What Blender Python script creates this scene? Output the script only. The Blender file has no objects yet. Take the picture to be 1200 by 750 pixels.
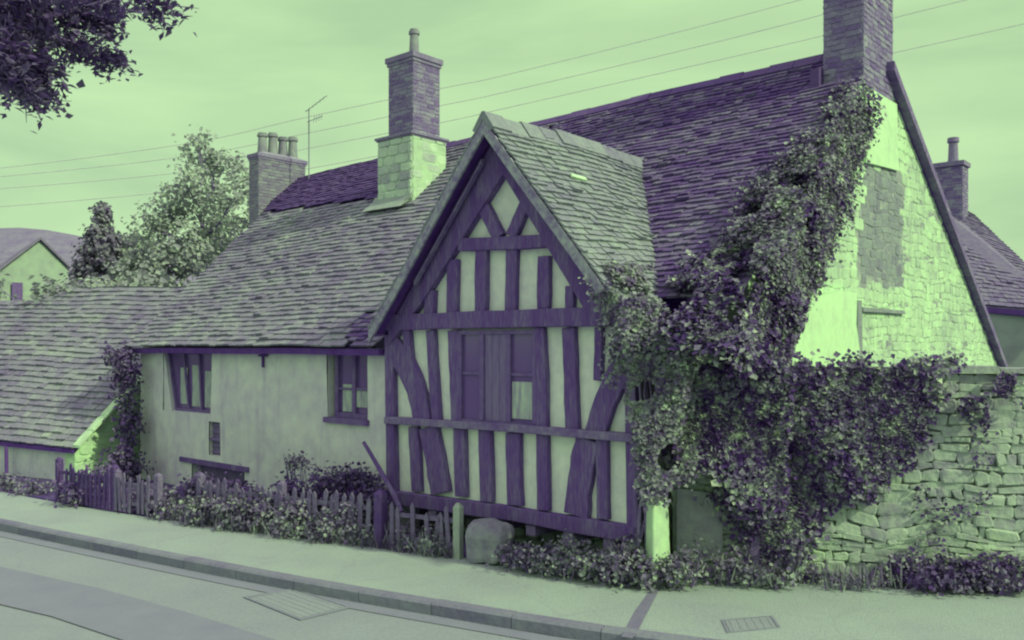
import bpy, math, random
from mathutils import Vector, noise
R = math.radians
random.seed(7)
sc = bpy.context.scene
# ---------------------------------------------------------------- camera
cam_d = bpy.data.cameras.new('camera'); cam = bpy.data.objects.new('camera', cam_d)
sc.collection.objects.link(cam); sc.camera = cam
cam.location = (0, 0, 2.5); cam.rotation_euler = (R(90), 0, 0)
cam_d.sensor_width = 36; cam_d.lens = 36*1040/1200; cam_d.shift_y = 30/1200
cam_d.clip_start = .05; cam_d.clip_end = 2000
# ---------------------------------------------------------------- sky
SUN_AZ, SUN_EL = -33, 36          # azimuth in degrees from +X, elevation
w = bpy.data.worlds.new('World'); sc.world = w; w.use_nodes = True
N, L = w.node_tree.nodes, w.node_tree.links
N.clear()
out = N.new('ShaderNodeOutputWorld')
sky = N.new('ShaderNodeTexSky'); sky.sky_type = 'NISHITA'; sky.sun_disc = False
sky.sun_elevation = R(SUN_EL); sky.sun_rotation = R(90-SUN_AZ)
b1 = N.new('ShaderNodeBackground'); b1.inputs[1].default_value = .08
L.new(sky.outputs[0], b1.inputs[0])
tc = N.new('ShaderNodeTexCoord'); sep = N.new('ShaderNodeSeparateXYZ'); L.new(tc.outputs['Generated'], sep.inputs[0])
mp = N.new('ShaderNodeMapping'); mp.inputs['Scale'].default_value = (1.4, 1.4, 7)
L.new(tc.outputs['Generated'], mp.inputs[0])
nz = N.new('ShaderNodeTexNoise'); nz.inputs['Scale'].default_value = 1.5; nz.inputs['Detail'].default_value = 7
nz.inputs['Distortion'].default_value = .5
L.new(mp.outputs[0], nz.inputs[0])
lo = N.new('ShaderNodeValToRGB'); lo.color_ramp.elements[0].position = .36; lo.color_ramp.elements[1].position = .64
lo.color_ramp.elements[0].color = (.47, .70, .385, 1); lo.color_ramp.elements[1].color = (.62, .91, .46, 1)
L.new(nz.outputs[0], lo.inputs[0])
ele = N.new('ShaderNodeValToRGB'); ele.color_ramp.elements[0].position = .42; ele.color_ramp.elements[1].position = .85
ele.color_ramp.elements[0].color = (0, 0, 0, 1); ele.color_ramp.elements[1].color = (1, 1, 1, 1)
L.new(sep.outputs[2], ele.inputs[0])
mx = N.new('ShaderNodeMixRGB'); mx.inputs[2].default_value = (.98, .78, 1.0, 1)  # upper sky, out of view, made lavender and bright to fill the shadows
L.new(ele.outputs[0], mx.inputs[0]); L.new(lo.outputs[0], mx.inputs[1])
b2 = N.new('ShaderNodeBackground'); b2.inputs[1].default_value = 1.0; L.new(mx.outputs[0], b2.inputs[0])
ms = N.new('ShaderNodeMixShader'); ms.inputs[0].default_value = .9
L.new(b1.outputs[0], ms.inputs[1]); L.new(b2.outputs[0], ms.inputs[2]); L.new(ms.outputs[0], out.inputs[0])
# ---------------------------------------------------------------- sun
sl = bpy.data.lights.new('sun', 'SUN'); sl.energy = 2.9; sl.angle = R(1.5); sl.color = (.86, 1.0, .55)
so = bpy.data.objects.new('sun', sl); sc.collection.objects.link(so)
ca, sa, ce, se = math.cos(R(SUN_AZ)), math.sin(R(SUN_AZ)), math.cos(R(SUN_EL)), math.sin(R(SUN_EL))
so.rotation_euler = Vector((ca*ce, sa*ce, se)).to_track_quat('Z', 'Y').to_euler()
so.location = (20, -5, 20)
vs = sc.view_settings; vs.view_transform = 'Standard'; vs.look = 'None'; vs.exposure = 0; vs.gamma = 1
vs.use_curve_mapping = False
sc.cycles.max_bounces = 5; sc.cycles.diffuse_bounces = 3; sc.cycles.glossy_bounces = 2
sc.cycles.transparent_max_bounces = 6
sc.cycles.filter_width = 2.2

# ---------------------------------------------------------------- frames
C0 = Vector((0, 0, 2.5)); P0 = Vector((-1.615, 12, 0)); U = Vector((.756, -.655, 0)); V = Vector((.655, .756, 0))
Zv = Vector((0, 0, 1))
W = 3.83
def H(t, v, z): return P0 + U*t + V*v + Zv*z
def ray(x, y): return Vector(((x-600)/1040, 1, (405-y)/1040))
def hit(x, y, p, n):
    r = ray(x, y); s = (p-C0).dot(n)/r.dot(n); return C0 + r*s
def tv(p):
    d = p-P0; return d.dot(U), d.dot(V), d.z
def face(x, y, v=0.0):                 # a point of the wall plane v = const as (t, z)
    a = tv(hit(x, y, H(0, v, 0), V)); return a[0], a[2]
def endp(x, y, t):
    a = tv(hit(x, y, H(t, 0, 0), U)); return a[1], a[2]
def at(x, y, Y): return C0 + ray(x, y)*Y
def gnd(x, y, z=0):
    Y = (2.5-z)*1040/(y-405); return Vector(((x-600)/1040*Y, Y, z))

# ---------------------------------------------------------------- colours and materials
def s2l(c): return c/12.92 if c <= .04045 else ((c+.055)/1.055)**2.4
DK, LT = (56, 30, 92), (192, 243, 166)
def duo(t): return [s2l(max(0, min(1, (a+(b-a)*t)/255))) for a, b in zip(DK, LT)]
E = {'shade': (.42, .42, .44), 'lit': (.86, .98, .72), 'mid': (.62, .68, .60), 'one': (1, 1, 1), 'wall': (.36, .455, .345), 'ground': (.90, 1.06, .70), 'leaf': (.54, .64, .48), 'deep': (.40, .46, .40)}
def alb(t, e='shade', g=1.0):
    return tuple(min(.92, max(.004, c*g/k)) for c, k in zip(duo(t), E[e])) + (1,)
def mat(name, stops, e='shade', scale=3.0, rough=.9, bump=.0, bscale=None, island=0.0, noise2=0.0, stretch=(1, 1, 1), spec=.2,
        extra=None, g=1.0, detail=6):
    """stops: duotone levels spread along a noise ramp; island: share of per-piece randomness"""
    m = bpy.data.materials.new(name); m.use_nodes = True
    n, l = m.node_tree.nodes, m.node_tree.links
    b = n['Principled BSDF']; b.inputs['Roughness'].default_value = rough
    b.inputs['Specular IOR Level'].default_value = spec
    t = n.new('ShaderNodeTexCoord'); mp = n.new('ShaderNodeMapping'); mp.inputs['Scale'].default_value = stretch
    l.new(t.outputs['Object'], mp.inputs[0])
    nz = n.new('ShaderNodeTexNoise'); nz.inputs['Scale'].default_value = scale; nz.inputs['Detail'].default_value = detail
    nz.inputs['Roughness'].default_value = .6
    l.new(mp.outputs[0], nz.inputs[0])
    fac = nz.outputs[0]
    mr = n.new('ShaderNodeMapRange'); mr.inputs[1].default_value = .3; mr.inputs[2].default_value = .7
    l.new(fac, mr.inputs[0]); fac = mr.outputs[0]
    if noise2:
        n2 = n.new('ShaderNodeTexNoise'); n2.inputs['Scale'].default_value = noise2; n2.inputs['Detail'].default_value = 4
        l.new(mp.outputs[0], n2.inputs[0])
        mr2 = n.new('ShaderNodeMapRange'); mr2.inputs[1].default_value = .3; mr2.inputs[2].default_value = .7
        l.new(n2.outputs[0], mr2.inputs[0])
        mm = n.new('ShaderNodeMix'); mm.inputs[0].default_value = .45
        l.new(fac, mm.inputs[2]); l.new(mr2.outputs[0], mm.inputs[3]); fac = mm.outputs[0]
    if island:
        ge = n.new('ShaderNodeNewGeometry'); mi = n.new('ShaderNodeMix'); mi.inputs[0].default_value = island
        l.new(fac, mi.inputs[2]); l.new(ge.outputs['Random Per Island'], mi.inputs[3]); fac = mi.outputs[0]
    cr = n.new('ShaderNodeValToRGB'); els = cr.color_ramp.elements
    k = len(stops)
    while len(els) < k: els.new(.5)
    for i, s in enumerate(stops):
        els[i].position = i/(k-1) if k > 1 else 0
        els[i].color = alb(s, e, g)
    l.new(fac, cr.inputs[0]); col = cr.outputs[0]
    l.new(col, b.inputs['Base Color'])
    if bump:
        bn = n.new('ShaderNodeTexNoise'); bn.inputs['Scale'].default_value = bscale or scale*4; bn.inputs['Detail'].default_value = 8
        l.new(mp.outputs[0], bn.inputs[0])
        bu = n.new('ShaderNodeBump'); bu.inputs['Strength'].default_value = bump; bu.inputs['Distance'].default_value = .02
        l.new(bn.outputs[0], bu.inputs['Height']); l.new(bu.outputs[0], b.inputs['Normal'])
    if extra: extra(m, n, l, b, mp, col)
    return m

def plaster_extra(amount=.5, streak=True, lo=.34):
    def f(m, n, l, b, mp, col):
        m2 = n.new('ShaderNodeMapping'); m2.inputs['Scale'].default_value = (2.2, 2.2, .35)
        t = n.new('ShaderNodeTexCoord'); l.new(t.outputs['Object'], m2.inputs[0])
        nz = n.new('ShaderNodeTexNoise'); nz.inputs['Scale'].default_value = 1.6; nz.inputs['Detail'].default_value = 9
        nz.inputs['Roughness'].default_value = .7
        l.new(m2.outputs[0], nz.inputs[0])
        r = n.new('ShaderNodeMapRange'); r.inputs[1].default_value = .52; r.inputs[2].default_value = .75; r.inputs[4].default_value = amount
        l.new(nz.outputs[0], r.inputs[0])
        mx = n.new('ShaderNodeMixRGB'); mx.inputs[2].default_value = alb(lo, 'wall')
        l.new(r.outputs[0], mx.inputs[0]); l.new(col, mx.inputs[1]); l.new(mx.outputs[0], b.inputs['Base Color'])
    return f

def ground_extra(crack=.4, lo=.42, sc_=.55):
    def f(m, n, l, b, mp, col):
        vo = n.new('ShaderNodeTexVoronoi'); vo.feature = 'DISTANCE_TO_EDGE'; vo.inputs['Scale'].default_value = sc_
        wn = n.new('ShaderNodeTexNoise'); wn.inputs['Scale'].default_value = 2.5; wn.inputs['Detail'].default_value = 6
        l.new(mp.outputs[0], wn.inputs[0]); ad = n.new('ShaderNodeMixRGB'); ad.blend_type = 'ADD'; ad.inputs[0].default_value = .45
        l.new(mp.outputs[0], ad.inputs[1]); l.new(wn.outputs[1], ad.inputs[2]); l.new(ad.outputs[0], vo.inputs['Vector'])
        r1 = n.new('ShaderNodeMapRange'); r1.inputs[1].default_value = .0; r1.inputs[2].default_value = .012; r1.inputs[3].default_value = crack; r1.inputs[4].default_value = 0
        l.new(vo.outputs[0], r1.inputs[0])
        st = n.new('ShaderNodeTexNoise'); st.inputs['Scale'].default_value = 1.3; st.inputs['Detail'].default_value = 10; st.inputs['Roughness'].default_value = .75
        l.new(mp.outputs[0], st.inputs[0]); r2 = n.new('ShaderNodeMapRange'); r2.inputs[1].default_value = .55; r2.inputs[2].default_value = .8; r2.inputs[4].default_value = .45
        l.new(st.outputs[0], r2.inputs[0]); mxm = n.new('ShaderNodeMath'); mxm.operation = 'MAXIMUM'
        l.new(r1.outputs[0], mxm.inputs[0]); l.new(r2.outputs[0], mxm.inputs[1])
        mx = n.new('ShaderNodeMixRGB'); mx.inputs[2].default_value = alb(lo, 'ground')
        l.new(mxm.outputs[0], mx.inputs[0]); l.new(col, mx.inputs[1]); l.new(mx.outputs[0], b.inputs['Base Color'])
    return f

M = {}
M['plaster'] = mat('plaster', [.48, .56, .63], 'wall', scale=1.1, noise2=5, bump=.5, bscale=7, extra=plaster_extra(.65))
M['infill'] = mat('infill', [.54, .62, .69], 'wall', scale=1.5, noise2=9, bump=.3, bscale=14, extra=plaster_extra(.3, lo=.5))
M['timber'] = mat('timber', [.03, .13, .27], scale=2, noise2=14, stretch=(3, 3, .5), bump=.6, bscale=22)
M['timber_rail'] = mat('timber_rail', [.10, .20, .32], scale=3, noise2=14, bump=.6, bscale=22)
M['barge'] = mat('barge', [.15, .33, .45], scale=4, noise2=16, bump=.5)
M['frame'] = mat('frame', [.10, .2], scale=8, bump=.2)
M['tile_left'] = mat('tile_left', [.16, .32, .40, .49, .64], 'mid', scale=.9, noise2=14, bump=.8, bscale=25, island=.33)
M['tile_main'] = mat('tile_main', [.02, .13, .22, .34, .54], 'mid', scale=.9, noise2=14, bump=.8, bscale=25, island=.42)
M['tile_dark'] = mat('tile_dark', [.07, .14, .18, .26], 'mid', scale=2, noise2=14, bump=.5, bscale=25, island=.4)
M['tile_dormer'] = mat('tile_dormer', [.28, .46, .53, .60, .72], 'lit', scale=.9, noise2=14, bump=.8, bscale=25, island=.33)
M['lead'] = mat('lead', [.55, .7], 'lit', scale=5, bump=.3)
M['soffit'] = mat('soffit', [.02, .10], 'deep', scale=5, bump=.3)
M['whitewash'] = mat('whitewash', [.60, .76, .86, .94, .99], 'lit', scale=.8, noise2=5, bump=.8, bscale=9, island=.22)
M['render_white'] = mat('render_white', [.84, .94, .99], 'lit', scale=2, noise2=9, bump=.3)
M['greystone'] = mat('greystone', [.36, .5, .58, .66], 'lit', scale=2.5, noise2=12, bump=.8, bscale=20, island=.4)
M['greyslab'] = mat('greyslab', [.3, .42, .5], 'mid', scale=2.5, noise2=12, bump=.8, bscale=12)
M['mortar'] = mat('mortar', [.35, .5, .6], 'mid', scale=6, bump=.7, bscale=20)
M['wall_stone'] = mat('wall_stone', [.20, .42, .54, .61, .74], 'mid', scale=1.0, noise2=11, bump=1.0, bscale=14, island=.3)
M['brick'] = mat('brick', [.10, .20, .30, .42], scale=4, noise2=18, bump=.6, bscale=25, island=.5)
M['brick_mid'] = mat('brick_mid', [.2, .34, .42, .5], 'mid', scale=4, noise2=18, bump=.6, bscale=25, island=.5)
M['brick_pale'] = mat('brick_pale', [.32, .46, .56, .66], scale=4, noise2=18, bump=.6, bscale=25, island=.5)
M['pot'] = mat('pot', [.36, .5], 'mid', scale=5, bump=.2)
M['road'] = mat('road', [.56, .62, .67], 'ground', scale=.5, noise2=30, bump=.6, bscale=70, extra=ground_extra(.18, .50, .3))
M['patch'] = mat('patch', [.48, .53, .57], 'ground', scale=2, noise2=40, bump=.4, bscale=90)
M['pave'] = mat('pave', [.62, .70, .76], 'ground', scale=.9, noise2=25, bump=.6, bscale=60, extra=ground_extra(.25, .54, .6))
M['kerb'] = mat('kerb', [.34, .46, .56], 'lit', scale=3, noise2=20, bump=.5, island=.4)
M['soil'] = mat('soil', [.08, .2, .35], 'lit', scale=3, noise2=15, bump=1, bscale=20)
M['drain'] = mat('drain', [.36, .48], 'lit', scale=6, noise2=20)
M['iron'] = mat('iron', [.48, .58], 'ground', scale=8, bump=.4, rough=.6)
M['black_iron'] = mat('black_iron', [.05, .1], scale=8)
M['picket'] = mat('picket', [.08, .26, .42], 'mid', scale=4, noise2=20, bump=.4, island=.5)
M['picket_pale'] = mat('picket_pale', [.45, .62], 'mid', scale=4, noise2=20, bump=.4)
M['picket_dark'] = mat('picket_dark', [.04, .12, .3], 'mid', scale=4, noise2=20, bump=.4, island=.5)
M['curtain'] = mat('curtain', [.28, .42, .52], scale=6, stretch=(3, 3, .6))
M['board'] = mat('board', [.16, .24], scale=6, stretch=(3, 3, .6))
M['wire'] = mat('wire', [.55, .65], 'wall')
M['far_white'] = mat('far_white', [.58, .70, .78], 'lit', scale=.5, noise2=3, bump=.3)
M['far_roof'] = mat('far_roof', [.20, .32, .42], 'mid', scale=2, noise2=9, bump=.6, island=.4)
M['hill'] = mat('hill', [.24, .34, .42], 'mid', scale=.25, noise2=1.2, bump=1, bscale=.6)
def leafmat(name, stops, e='mid', scale=2.2, isl=.65):
    def ex(m, n, l, b, mp, col):
        tr = n.new('ShaderNodeBsdfTranslucent'); l.new(col, tr.inputs[0])
        mx = n.new('ShaderNodeMixShader'); mx.inputs[0].default_value = .22
        o = n['Material Output']; l.new(b.outputs[0], mx.inputs[1]); l.new(tr.outputs[0], mx.inputs[2]); l.new(mx.outputs[0], o.inputs[0])
    return mat(name, stops, e, scale=scale, island=isl, detail=3, rough=.6, spec=.35, extra=ex)
M['ivy'] = leafmat('ivy', [.0, .03, .12, .38, .56, .92], 'mid', scale=5.5, isl=.5)
M['ivy_pale'] = leafmat('ivy_pale', [.04, .2, .42, .54, .80], 'mid', scale=5.0, isl=.5)
M['near_leaf'] = leafmat('near_leaf', [.04, .18, .34])
M['weed'] = leafmat('weed', [.08, .24, .42, .66])
M['shrub_dark'] = leafmat('shrub_dark', [.02, .12, .26, .50])
M['far_leaf'] = leafmat('far_leaf', [.36, .46, .54, .64])  # distance haze is put into these pale leaf colours
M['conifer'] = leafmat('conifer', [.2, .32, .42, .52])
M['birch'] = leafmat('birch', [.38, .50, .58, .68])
M['bark'] = mat('bark', [.1, .2, .3], scale=5, noise2=20, bump=.8)
M['flower'] = leafmat('flower', [.6, .8, .95])
def glass():
    m = bpy.data.materials.new('glass'); m.use_nodes = True; b = m.node_tree.nodes['Principled BSDF']
    b.inputs['Base Color'].default_value = alb(.12); b.inputs['Roughness'].default_value = .12
    b.inputs['Specular IOR Level'].default_value = .6; return m
M['glass'] = glass()

# ---------------------------------------------------------------- mesh helper
class MB:
    def __init__(s): s.v = []; s.f = []
    def poly(s, pts):
        i = len(s.v); s.v += [tuple(p) for p in pts]; s.f.append(tuple(range(i, i+len(pts)))); return s
    def prism(s, a, b):                    # two outlines with the same number of points
        i = len(s.v); n = len(a); s.v += [tuple(p) for p in a] + [tuple(p) for p in b]
        s.f.append(tuple(range(i, i+n))); s.f.append(tuple(range(i+2*n-1, i+n-1, -1)))
        for k in range(n):
            j = (k+1) % n; s.f.append((i+k, i+n+k, i+n+j, i+j))
        return s
    def tube(s, pts, rad, n=8, cap=True):
        i0 = len(s.v); m = len(pts)
        for k, p in enumerate(pts):
            p = Vector(p); d = (Vector(pts[min(k+1, m-1)])-Vector(pts[max(k-1, 0)])).normalized()
            a = d.orthogonal().normalized() if abs(d.z) < .95 else Vector((1, 0, 0))
            a = (a - d*a.dot(d)).normalized(); b = d.cross(a)
            r = rad[k] if isinstance(rad, (list, tuple)) else rad
            for q in range(n):
                an = 2*math.pi*q/n; s.v.append(tuple(p + a*math.cos(an)*r + b*math.sin(an)*r))
        for k in range(m-1):
            for q in range(n):
                j = (q+1) % n; s.f.append((i0+k*n+q, i0+k*n+j, i0+(k+1)*n+j, i0+(k+1)*n+q))
        if cap:
            s.f.append(tuple(i0+q for q in range(n))[::-1]); s.f.append(tuple(i0+(m-1)*n+q for q in range(n)))
        return s
    def build(s, name, m, parent=None, smooth=False, org=None):
        root = parent
        while root is not None and root.parent is not None: root = root.parent
        o3 = Vector(root.location) if root is not None else (Vector(org) if org is not None else
             Vector((sum(v[0] for v in s.v)/len(s.v), sum(v[1] for v in s.v)/len(s.v), min(v[2] for v in s.v))))
        me = bpy.data.meshes.new(name); me.from_pydata([(v[0]-o3.x, v[1]-o3.y, v[2]-o3.z) for v in s.v], [], s.f)
        me.materials.append(M[m] if isinstance(m, str) else m)
        if smooth: me.polygons.foreach_set('use_smooth', [True]*len(me.polygons))
        me.update()
        o = bpy.data.objects.new(name, me); sc.collection.objects.link(o)
        if parent is not None: o.parent = parent
        else: o.location = o3
        return o
def fixn(o):
    import bmesh
    b = bmesh.new(); b.from_mesh(o.data); bmesh.ops.recalc_face_normals(b, faces=b.faces); b.to_mesh(o.data); b.free(); return o
def thing(name, label, cat, loc, group=None):
    o = bpy.data.objects.new(name, None); o.empty_display_size = .2; sc.collection.objects.link(o); o.location = loc
    return tag(o, label, cat, group)
def tag(o, label, cat, group=None, kind=None):
    o['label'] = label; o['category'] = cat
    if group: o['group'] = group
    if kind: o['kind'] = kind
    return o
def struct(o): o['kind'] = 'structure'; return o
def box_tvz(mb, t0, t1, v0, v1, z0, z1):
    a = [H(t0, v0, z0), H(t1, v0, z0), H(t1, v0, z1), H(t0, v0, z1)]
    b = [H(t0, v1, z0), H(t1, v1, z0), H(t1, v1, z1), H(t0, v1, z1)]
    return mb.prism(a, b)
def prism_tz(mb, pts, v0, v1): return mb.prism([H(t, v0, z) for t, z in pts], [H(t, v1, z) for t, z in pts])
def wob(p, s=1.0, a=.03, seed=0):
    return noise.noise(Vector((p[0]*s+seed, p[1]*s, p[2]*s if len(p) > 2 else 0)))*a
def inpoly(x, y, P):
    c = False; n = len(P); j = n-1
    for i in range(n):
        if (P[i][1] > y) != (P[j][1] > y) and x < (P[j][0]-P[i][0])*(y-P[i][1])/(P[j][1]-P[i][1])+P[i][0]: c = not c
        j = i
    return c

def tiles(mb, surf, a0, a1, length, exp, tw, th=.02, test=None, gap=.004, rag=.012):
    """stone tiles laid in courses; surf(a, s) -> point, s = metres up the slope"""
    rows = int(length/exp)
    for r in range(rows+1):
        s0 = r*exp; e = exp*(1+.0)
        a = a0(s0) - random.random()*tw
        end = a1(s0)
        while a < end:
            wd = tw*random.uniform(.7, 1.35)
            x0, x1 = max(a, a0(s0)), min(a+wd, end)
            a += wd
            if x1-x0 < .03: continue
            if test and not test((x0+x1)/2, s0+exp*.5): continue
            j = random.uniform(-rag, rag); k = random.uniform(-rag, rag)*.5
            p = [surf(x0+gap, s0+j), surf(x1-gap, s0+j+k), surf(x1-gap, min(s0+exp*1.25, length+.02)), surf(x0+gap, min(s0+exp*1.25, length+.02))]
            n = (p[1]-p[0]).cross(p[3]-p[0]).normalized()
            if n.z < 0: n = -n
            u = th*(random.uniform(.8, 1.5) if random.random() > .012 else random.uniform(1.6, 2.2)); tl = random.uniform(-.004, .004)
            bot = [p[0]+n*(u*.55+tl), p[1]+n*(u*.55-tl), p[2], p[3]]
            top = [p[0]+n*(u*1.6+tl), p[1]+n*(u*1.6-tl), p[2]+n*u*.5, p[3]+n*u*.5]
            mb.prism(bot, top)

def rubble(mb, P, a0, a1, b0, b1, ch=(.12, .2), ln=(.15, .4), dp=(.02, .05), test=None, joint=.012, jit=.01, sink=.02):
    """pillow-faced stones in rough courses; P(a, b, d) -> point, d = metres out of the wall"""
    b = b0
    while b < b1-.02:
        h = random.uniform(*ch); h = min(h, b1-b)
        a = a0 - random.random()*ln[0]
        while a < a1:
            l = random.uniform(*ln); x0, x1 = max(a, a0), min(a+l, a1); a += l
            if x1-x0 < .04: continue
            if test and not test((x0+x1)/2, b+h/2): continue
            hh = h; y0, y1 = b, b+hh
            g = joint; c = min(.22*hh, .2*(x1-x0)); d = random.uniform(*dp)
            J = lambda: random.uniform(-jit, jit)
            o = [(x0+g+c, y0+g+J()), (x1-g-c, y0+g+J()), (x1-g+J(), y0+g+c), (x1-g+J(), y1-g-c), (x1-g-c, y1-g+J()), (x0+g+c, y1-g+J()), (x0+g+J(), y1-g-c), (x0+g+J(), y0+g+c)]
            cx, cy = (x0+x1)/2, (y0+y1)/2
            q = .80
            A = [P(x, y, -sink) for x, y in o]; B = [P(x, y, d*.55) for x, y in o]
            T = [P(cx+(x-cx)*(1-(1-q)*min(1, hh/(x1-x0)*1.6)), cy+(y-cy)*q, d+random.uniform(-.004, .004)) for x, y in o]
            i = len(mb.v); mb.v += [tuple(k) for k in A+B+T]; n = 8
            for base in (0, 8):
                for k in range(n):
                    jn = (k+1) % n; mb.f.append((i+base+k, i+base+jn, i+base+8+jn, i+base+8+k))
            mb.f.append(tuple(range(i+16, i+24)))
        b += h

def leaf(mb, p, nrm, s, asp=1.0):
    n = (nrm + Vector((random.gauss(0, .5), random.gauss(0, .5), random.gauss(0, .5)))).normalized()
    a = n.orthogonal().normalized(); b = n.cross(a); an = random.random()*6.283
    a, b = a*math.cos(an)+b*math.sin(an), b*math.cos(an)-a*math.sin(an)
    a *= s*.5*asp; b *= s*.5; f = n*s*.12
    i = len(mb.v)
    mb.v += [tuple(p-b), tuple(p+a*.9-b*.2+f), tuple(p+b*1.1), tuple(p-a*.9-b*.2+f)]
    mb.f += [(i, i+1, i+2), (i, i+2, i+3)]
def spiky(mb, p, d, s, w=.035):
    d = d.normalized(); a = d.orthogonal().normalized()*w*s; i = len(mb.v)
    q = d.cross(a)
    an = random.random()*6.28; a = a*math.cos(an)+q*math.sin(an)
    mb.v += [tuple(p-a), tuple(p+a), tuple(p+d*s*.6+a*.8), tuple(p+d*s), tuple(p+d*s*.6-a*.8)]; mb.f.append((i, i+1, i+2, i+3, i+4))

def cloud(mb, c, r, n, s, shell=.45, up=.3, clump=1.0):
    """leaf clumps spread through an ellipsoid, more of them near its surface"""
    c = Vector(c); k = max(1, int(n/22))
    for _ in range(k):
        while True:
            d = Vector((random.uniform(-1, 1), random.uniform(-1, 1), random.uniform(-1, 1)))
            if .01 < d.length < 1: break
        d = d.normalized()*(d.length**shell)
        q = c + Vector((d.x*r[0], d.y*r[1], d.z*r[2]))
        rr = s*random.uniform(1.6, 3.4)*clump
        for _ in range(int(n/k)):
            g = Vector((random.gauss(0, 1), random.gauss(0, 1), random.gauss(0, .8)))*rr*.5
            leaf(mb, q+g, (d+Vector((0, 0, up))), s*random.uniform(.6, 1.3))

# ================================================================= SETTING
KERB = [(-60, 52), (-40, 37), (-20, 21.5), (-12, 15.7), (-7.25, 12.56), (-2.82, 9.77), (0, 8.2), (1.0, 7.71), (4, 6.5), (8, 5.4), (16, 4.2), (40, 2)]
BACK = [(-62, 56), (-44, 42), (-24, 26), (-14, 18.9), (-8.9, 15.3), (-7.3, 14.2), (-5.5, 13.05), (-3.4, 11.95), (-1.6, 11.0), (-.5, 10.45), (.38, 9.92), (1.41, 9.35), (2.29, 9.56), (5.23, 9.09), (12, 8.0), (42, 4)]
def smooth(P, k=6):
    o = []
    for i in range(len(P)-1):
        p0, p1, p2, p3 = [Vector(P[max(0, min(len(P)-1, i+d))]) for d in (-1, 0, 1, 2)]
        for q in range(k):
            t = q/k; o.append(.5*((2*p1)+(p2-p0)*t+(2*p0-5*p1+4*p2-p3)*t*t+(3*p1-p0-3*p2+p3)*t**3))
    o.append(Vector(P[-1])); return o
kerb = smooth(KERB); back = smooth(BACK)
g = MB(); g.poly([(-900, -600, -.55), (900, -600, -.55), (900, 1500, -.55), (-900, 1500, -.55)]); struct(g.build('ground', 'soil'))
def resample(P, n):
    L_ = [0]
    for a, b in zip(P, P[1:]): L_.append(L_[-1]+(b-a).length)
    out = []
    for k in range(n+1):
        d = L_[-1]*k/n; i = 0
        while i < len(P)-2 and L_[i+1] < d: i += 1
        f = (d-L_[i])/max(1e-6, L_[i+1]-L_[i]); out.append(P[i].lerp(P[i+1], min(1, max(0, f))))
    return out
def strip(name, A, B, z0, z1, m, n=120):
    g = MB(); a = resample(A, n); b = resample(B, n)
    for i in range(n):
        g.poly([(a[i].x, a[i].y, z0), (a[i+1].x, a[i+1].y, z0), (b[i+1].x, b[i+1].y, z1), (b[i].x, b[i].y, z1)])
    return g.build(name, m, org=(0, 0, 0))
def off(P, d):
    o = []
    for i, p in enumerate(P):
        q = (P[min(i+1, len(P)-1)]-P[max(i-1, 0)]).normalized(); o.append(p+Vector((q.y, -q.x))*d)
    return o
# road runs from the near kerb to the far side behind the camera
road_far = off(kerb, 9.0)
struct(strip('road', kerb, road_far, -.125, -.16+.04, 'road'))
struct(strip('pavement', off(kerb, -.13), back, .0, .0, 'pave', 200))
gg = MB(); ba = resample(back, 160); bb = off(ba, -6.5)
for i in range(160):
    za = [-.02-.5*max(0, min(1, (-7.6-p.x)/5)) for p in (bb[i], bb[i+1])]
    gg.poly([(ba[i].x, ba[i].y, -.004), (ba[i+1].x, ba[i+1].y, -.004), (bb[i+1].x, bb[i+1].y, za[1]), (bb[i].x, bb[i].y, za[0])])
struct(gg.build('garden_ground', 'soil', org=(0, 0, 0)))
# kerb stones
g = MB(); ks = resample(kerb, 130); kb = off(ks, -.135)
for i in range(len(ks)-1):
    a, b, c, d = ks[i], ks[i+1], kb[i+1], kb[i]; q = (b-a).normalized()*.004
    a, b, c, d = a+q, b-q, c-q, d+q; z = .004+random.uniform(0, .006)
    e = (d-a)*.18
    g.prism([(p.x, p.y, -.14) for p in (a, b, c, d)], [(p.x, p.y, z-.025) for p in (a, b, c, d)])
    g.prism([(p.x, p.y, z-.025) for p in (a, b, c, d)], [(p.x, p.y, z) for p in (a+e, b+e, c, d)])
struct(g.build('kerb', 'kerb', org=(0, 0, 0)))
struct(strip('gutter', off(kerb, .004), off(kerb, .20), -.118, -.118, 'patch'))
# darker tarmac trench along the road
def px_poly(name, pts, z, m):
    g = MB(); g.poly([gnd(x, y, z) for x, y in pts]); return struct(g.build(name, m))
px_poly('road_patch', [(-160, 641), (0, 664), (120, 690), (235, 722), (330, 752), (420, 790), (260, 800), (150, 752), (60, 722), (0, 708), (-200, 675)], -.113, 'patch')
px_poly('drain_channel', [(763, 690), (773, 690), (748, 738), (741, 748), (728, 746), (744, 716)], .004, 'drain')
# ---- covers
def cover(pts, z, label, grp=None):
    P = [gnd(x, y, z) for x, y in pts]; c = sum(P, Vector())/4; t = thing('manhole_cover', label, 'manhole cover', c)
    g = MB()
    ins = [p.lerp(c, .10) for p in P]
    for i in range(4):
        j = (i+1) % 4; g.prism([P[i], P[j], ins[j], ins[i]], [p+Zv*.007 for p in (P[i], P[j], ins[j], ins[i])])
    g.build('frame', 'iron', t)
    q = [p.lerp(c, .13) for p in P]; g = MB(); g.prism(q, [p+Zv*.004 for p in q])
    for k in range(6):
        f = (k+.5)/6; a = q[0].lerp(q[1], f); b = q[3].lerp(q[2], f); d = (q[1]-q[0])*.03
        g.prism([a+Zv*.004, a+d+Zv*.004, b+d+Zv*.004, b+Zv*.004], [x+Zv*.007 for x in (a, a+d, b+d, b)])
    g.build('lid', 'road', t)
cover([(285, 700), (345, 690), (412, 712), (352, 727)], -.119, 'rectangular inspection cover set in the road below the kerb')
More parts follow.
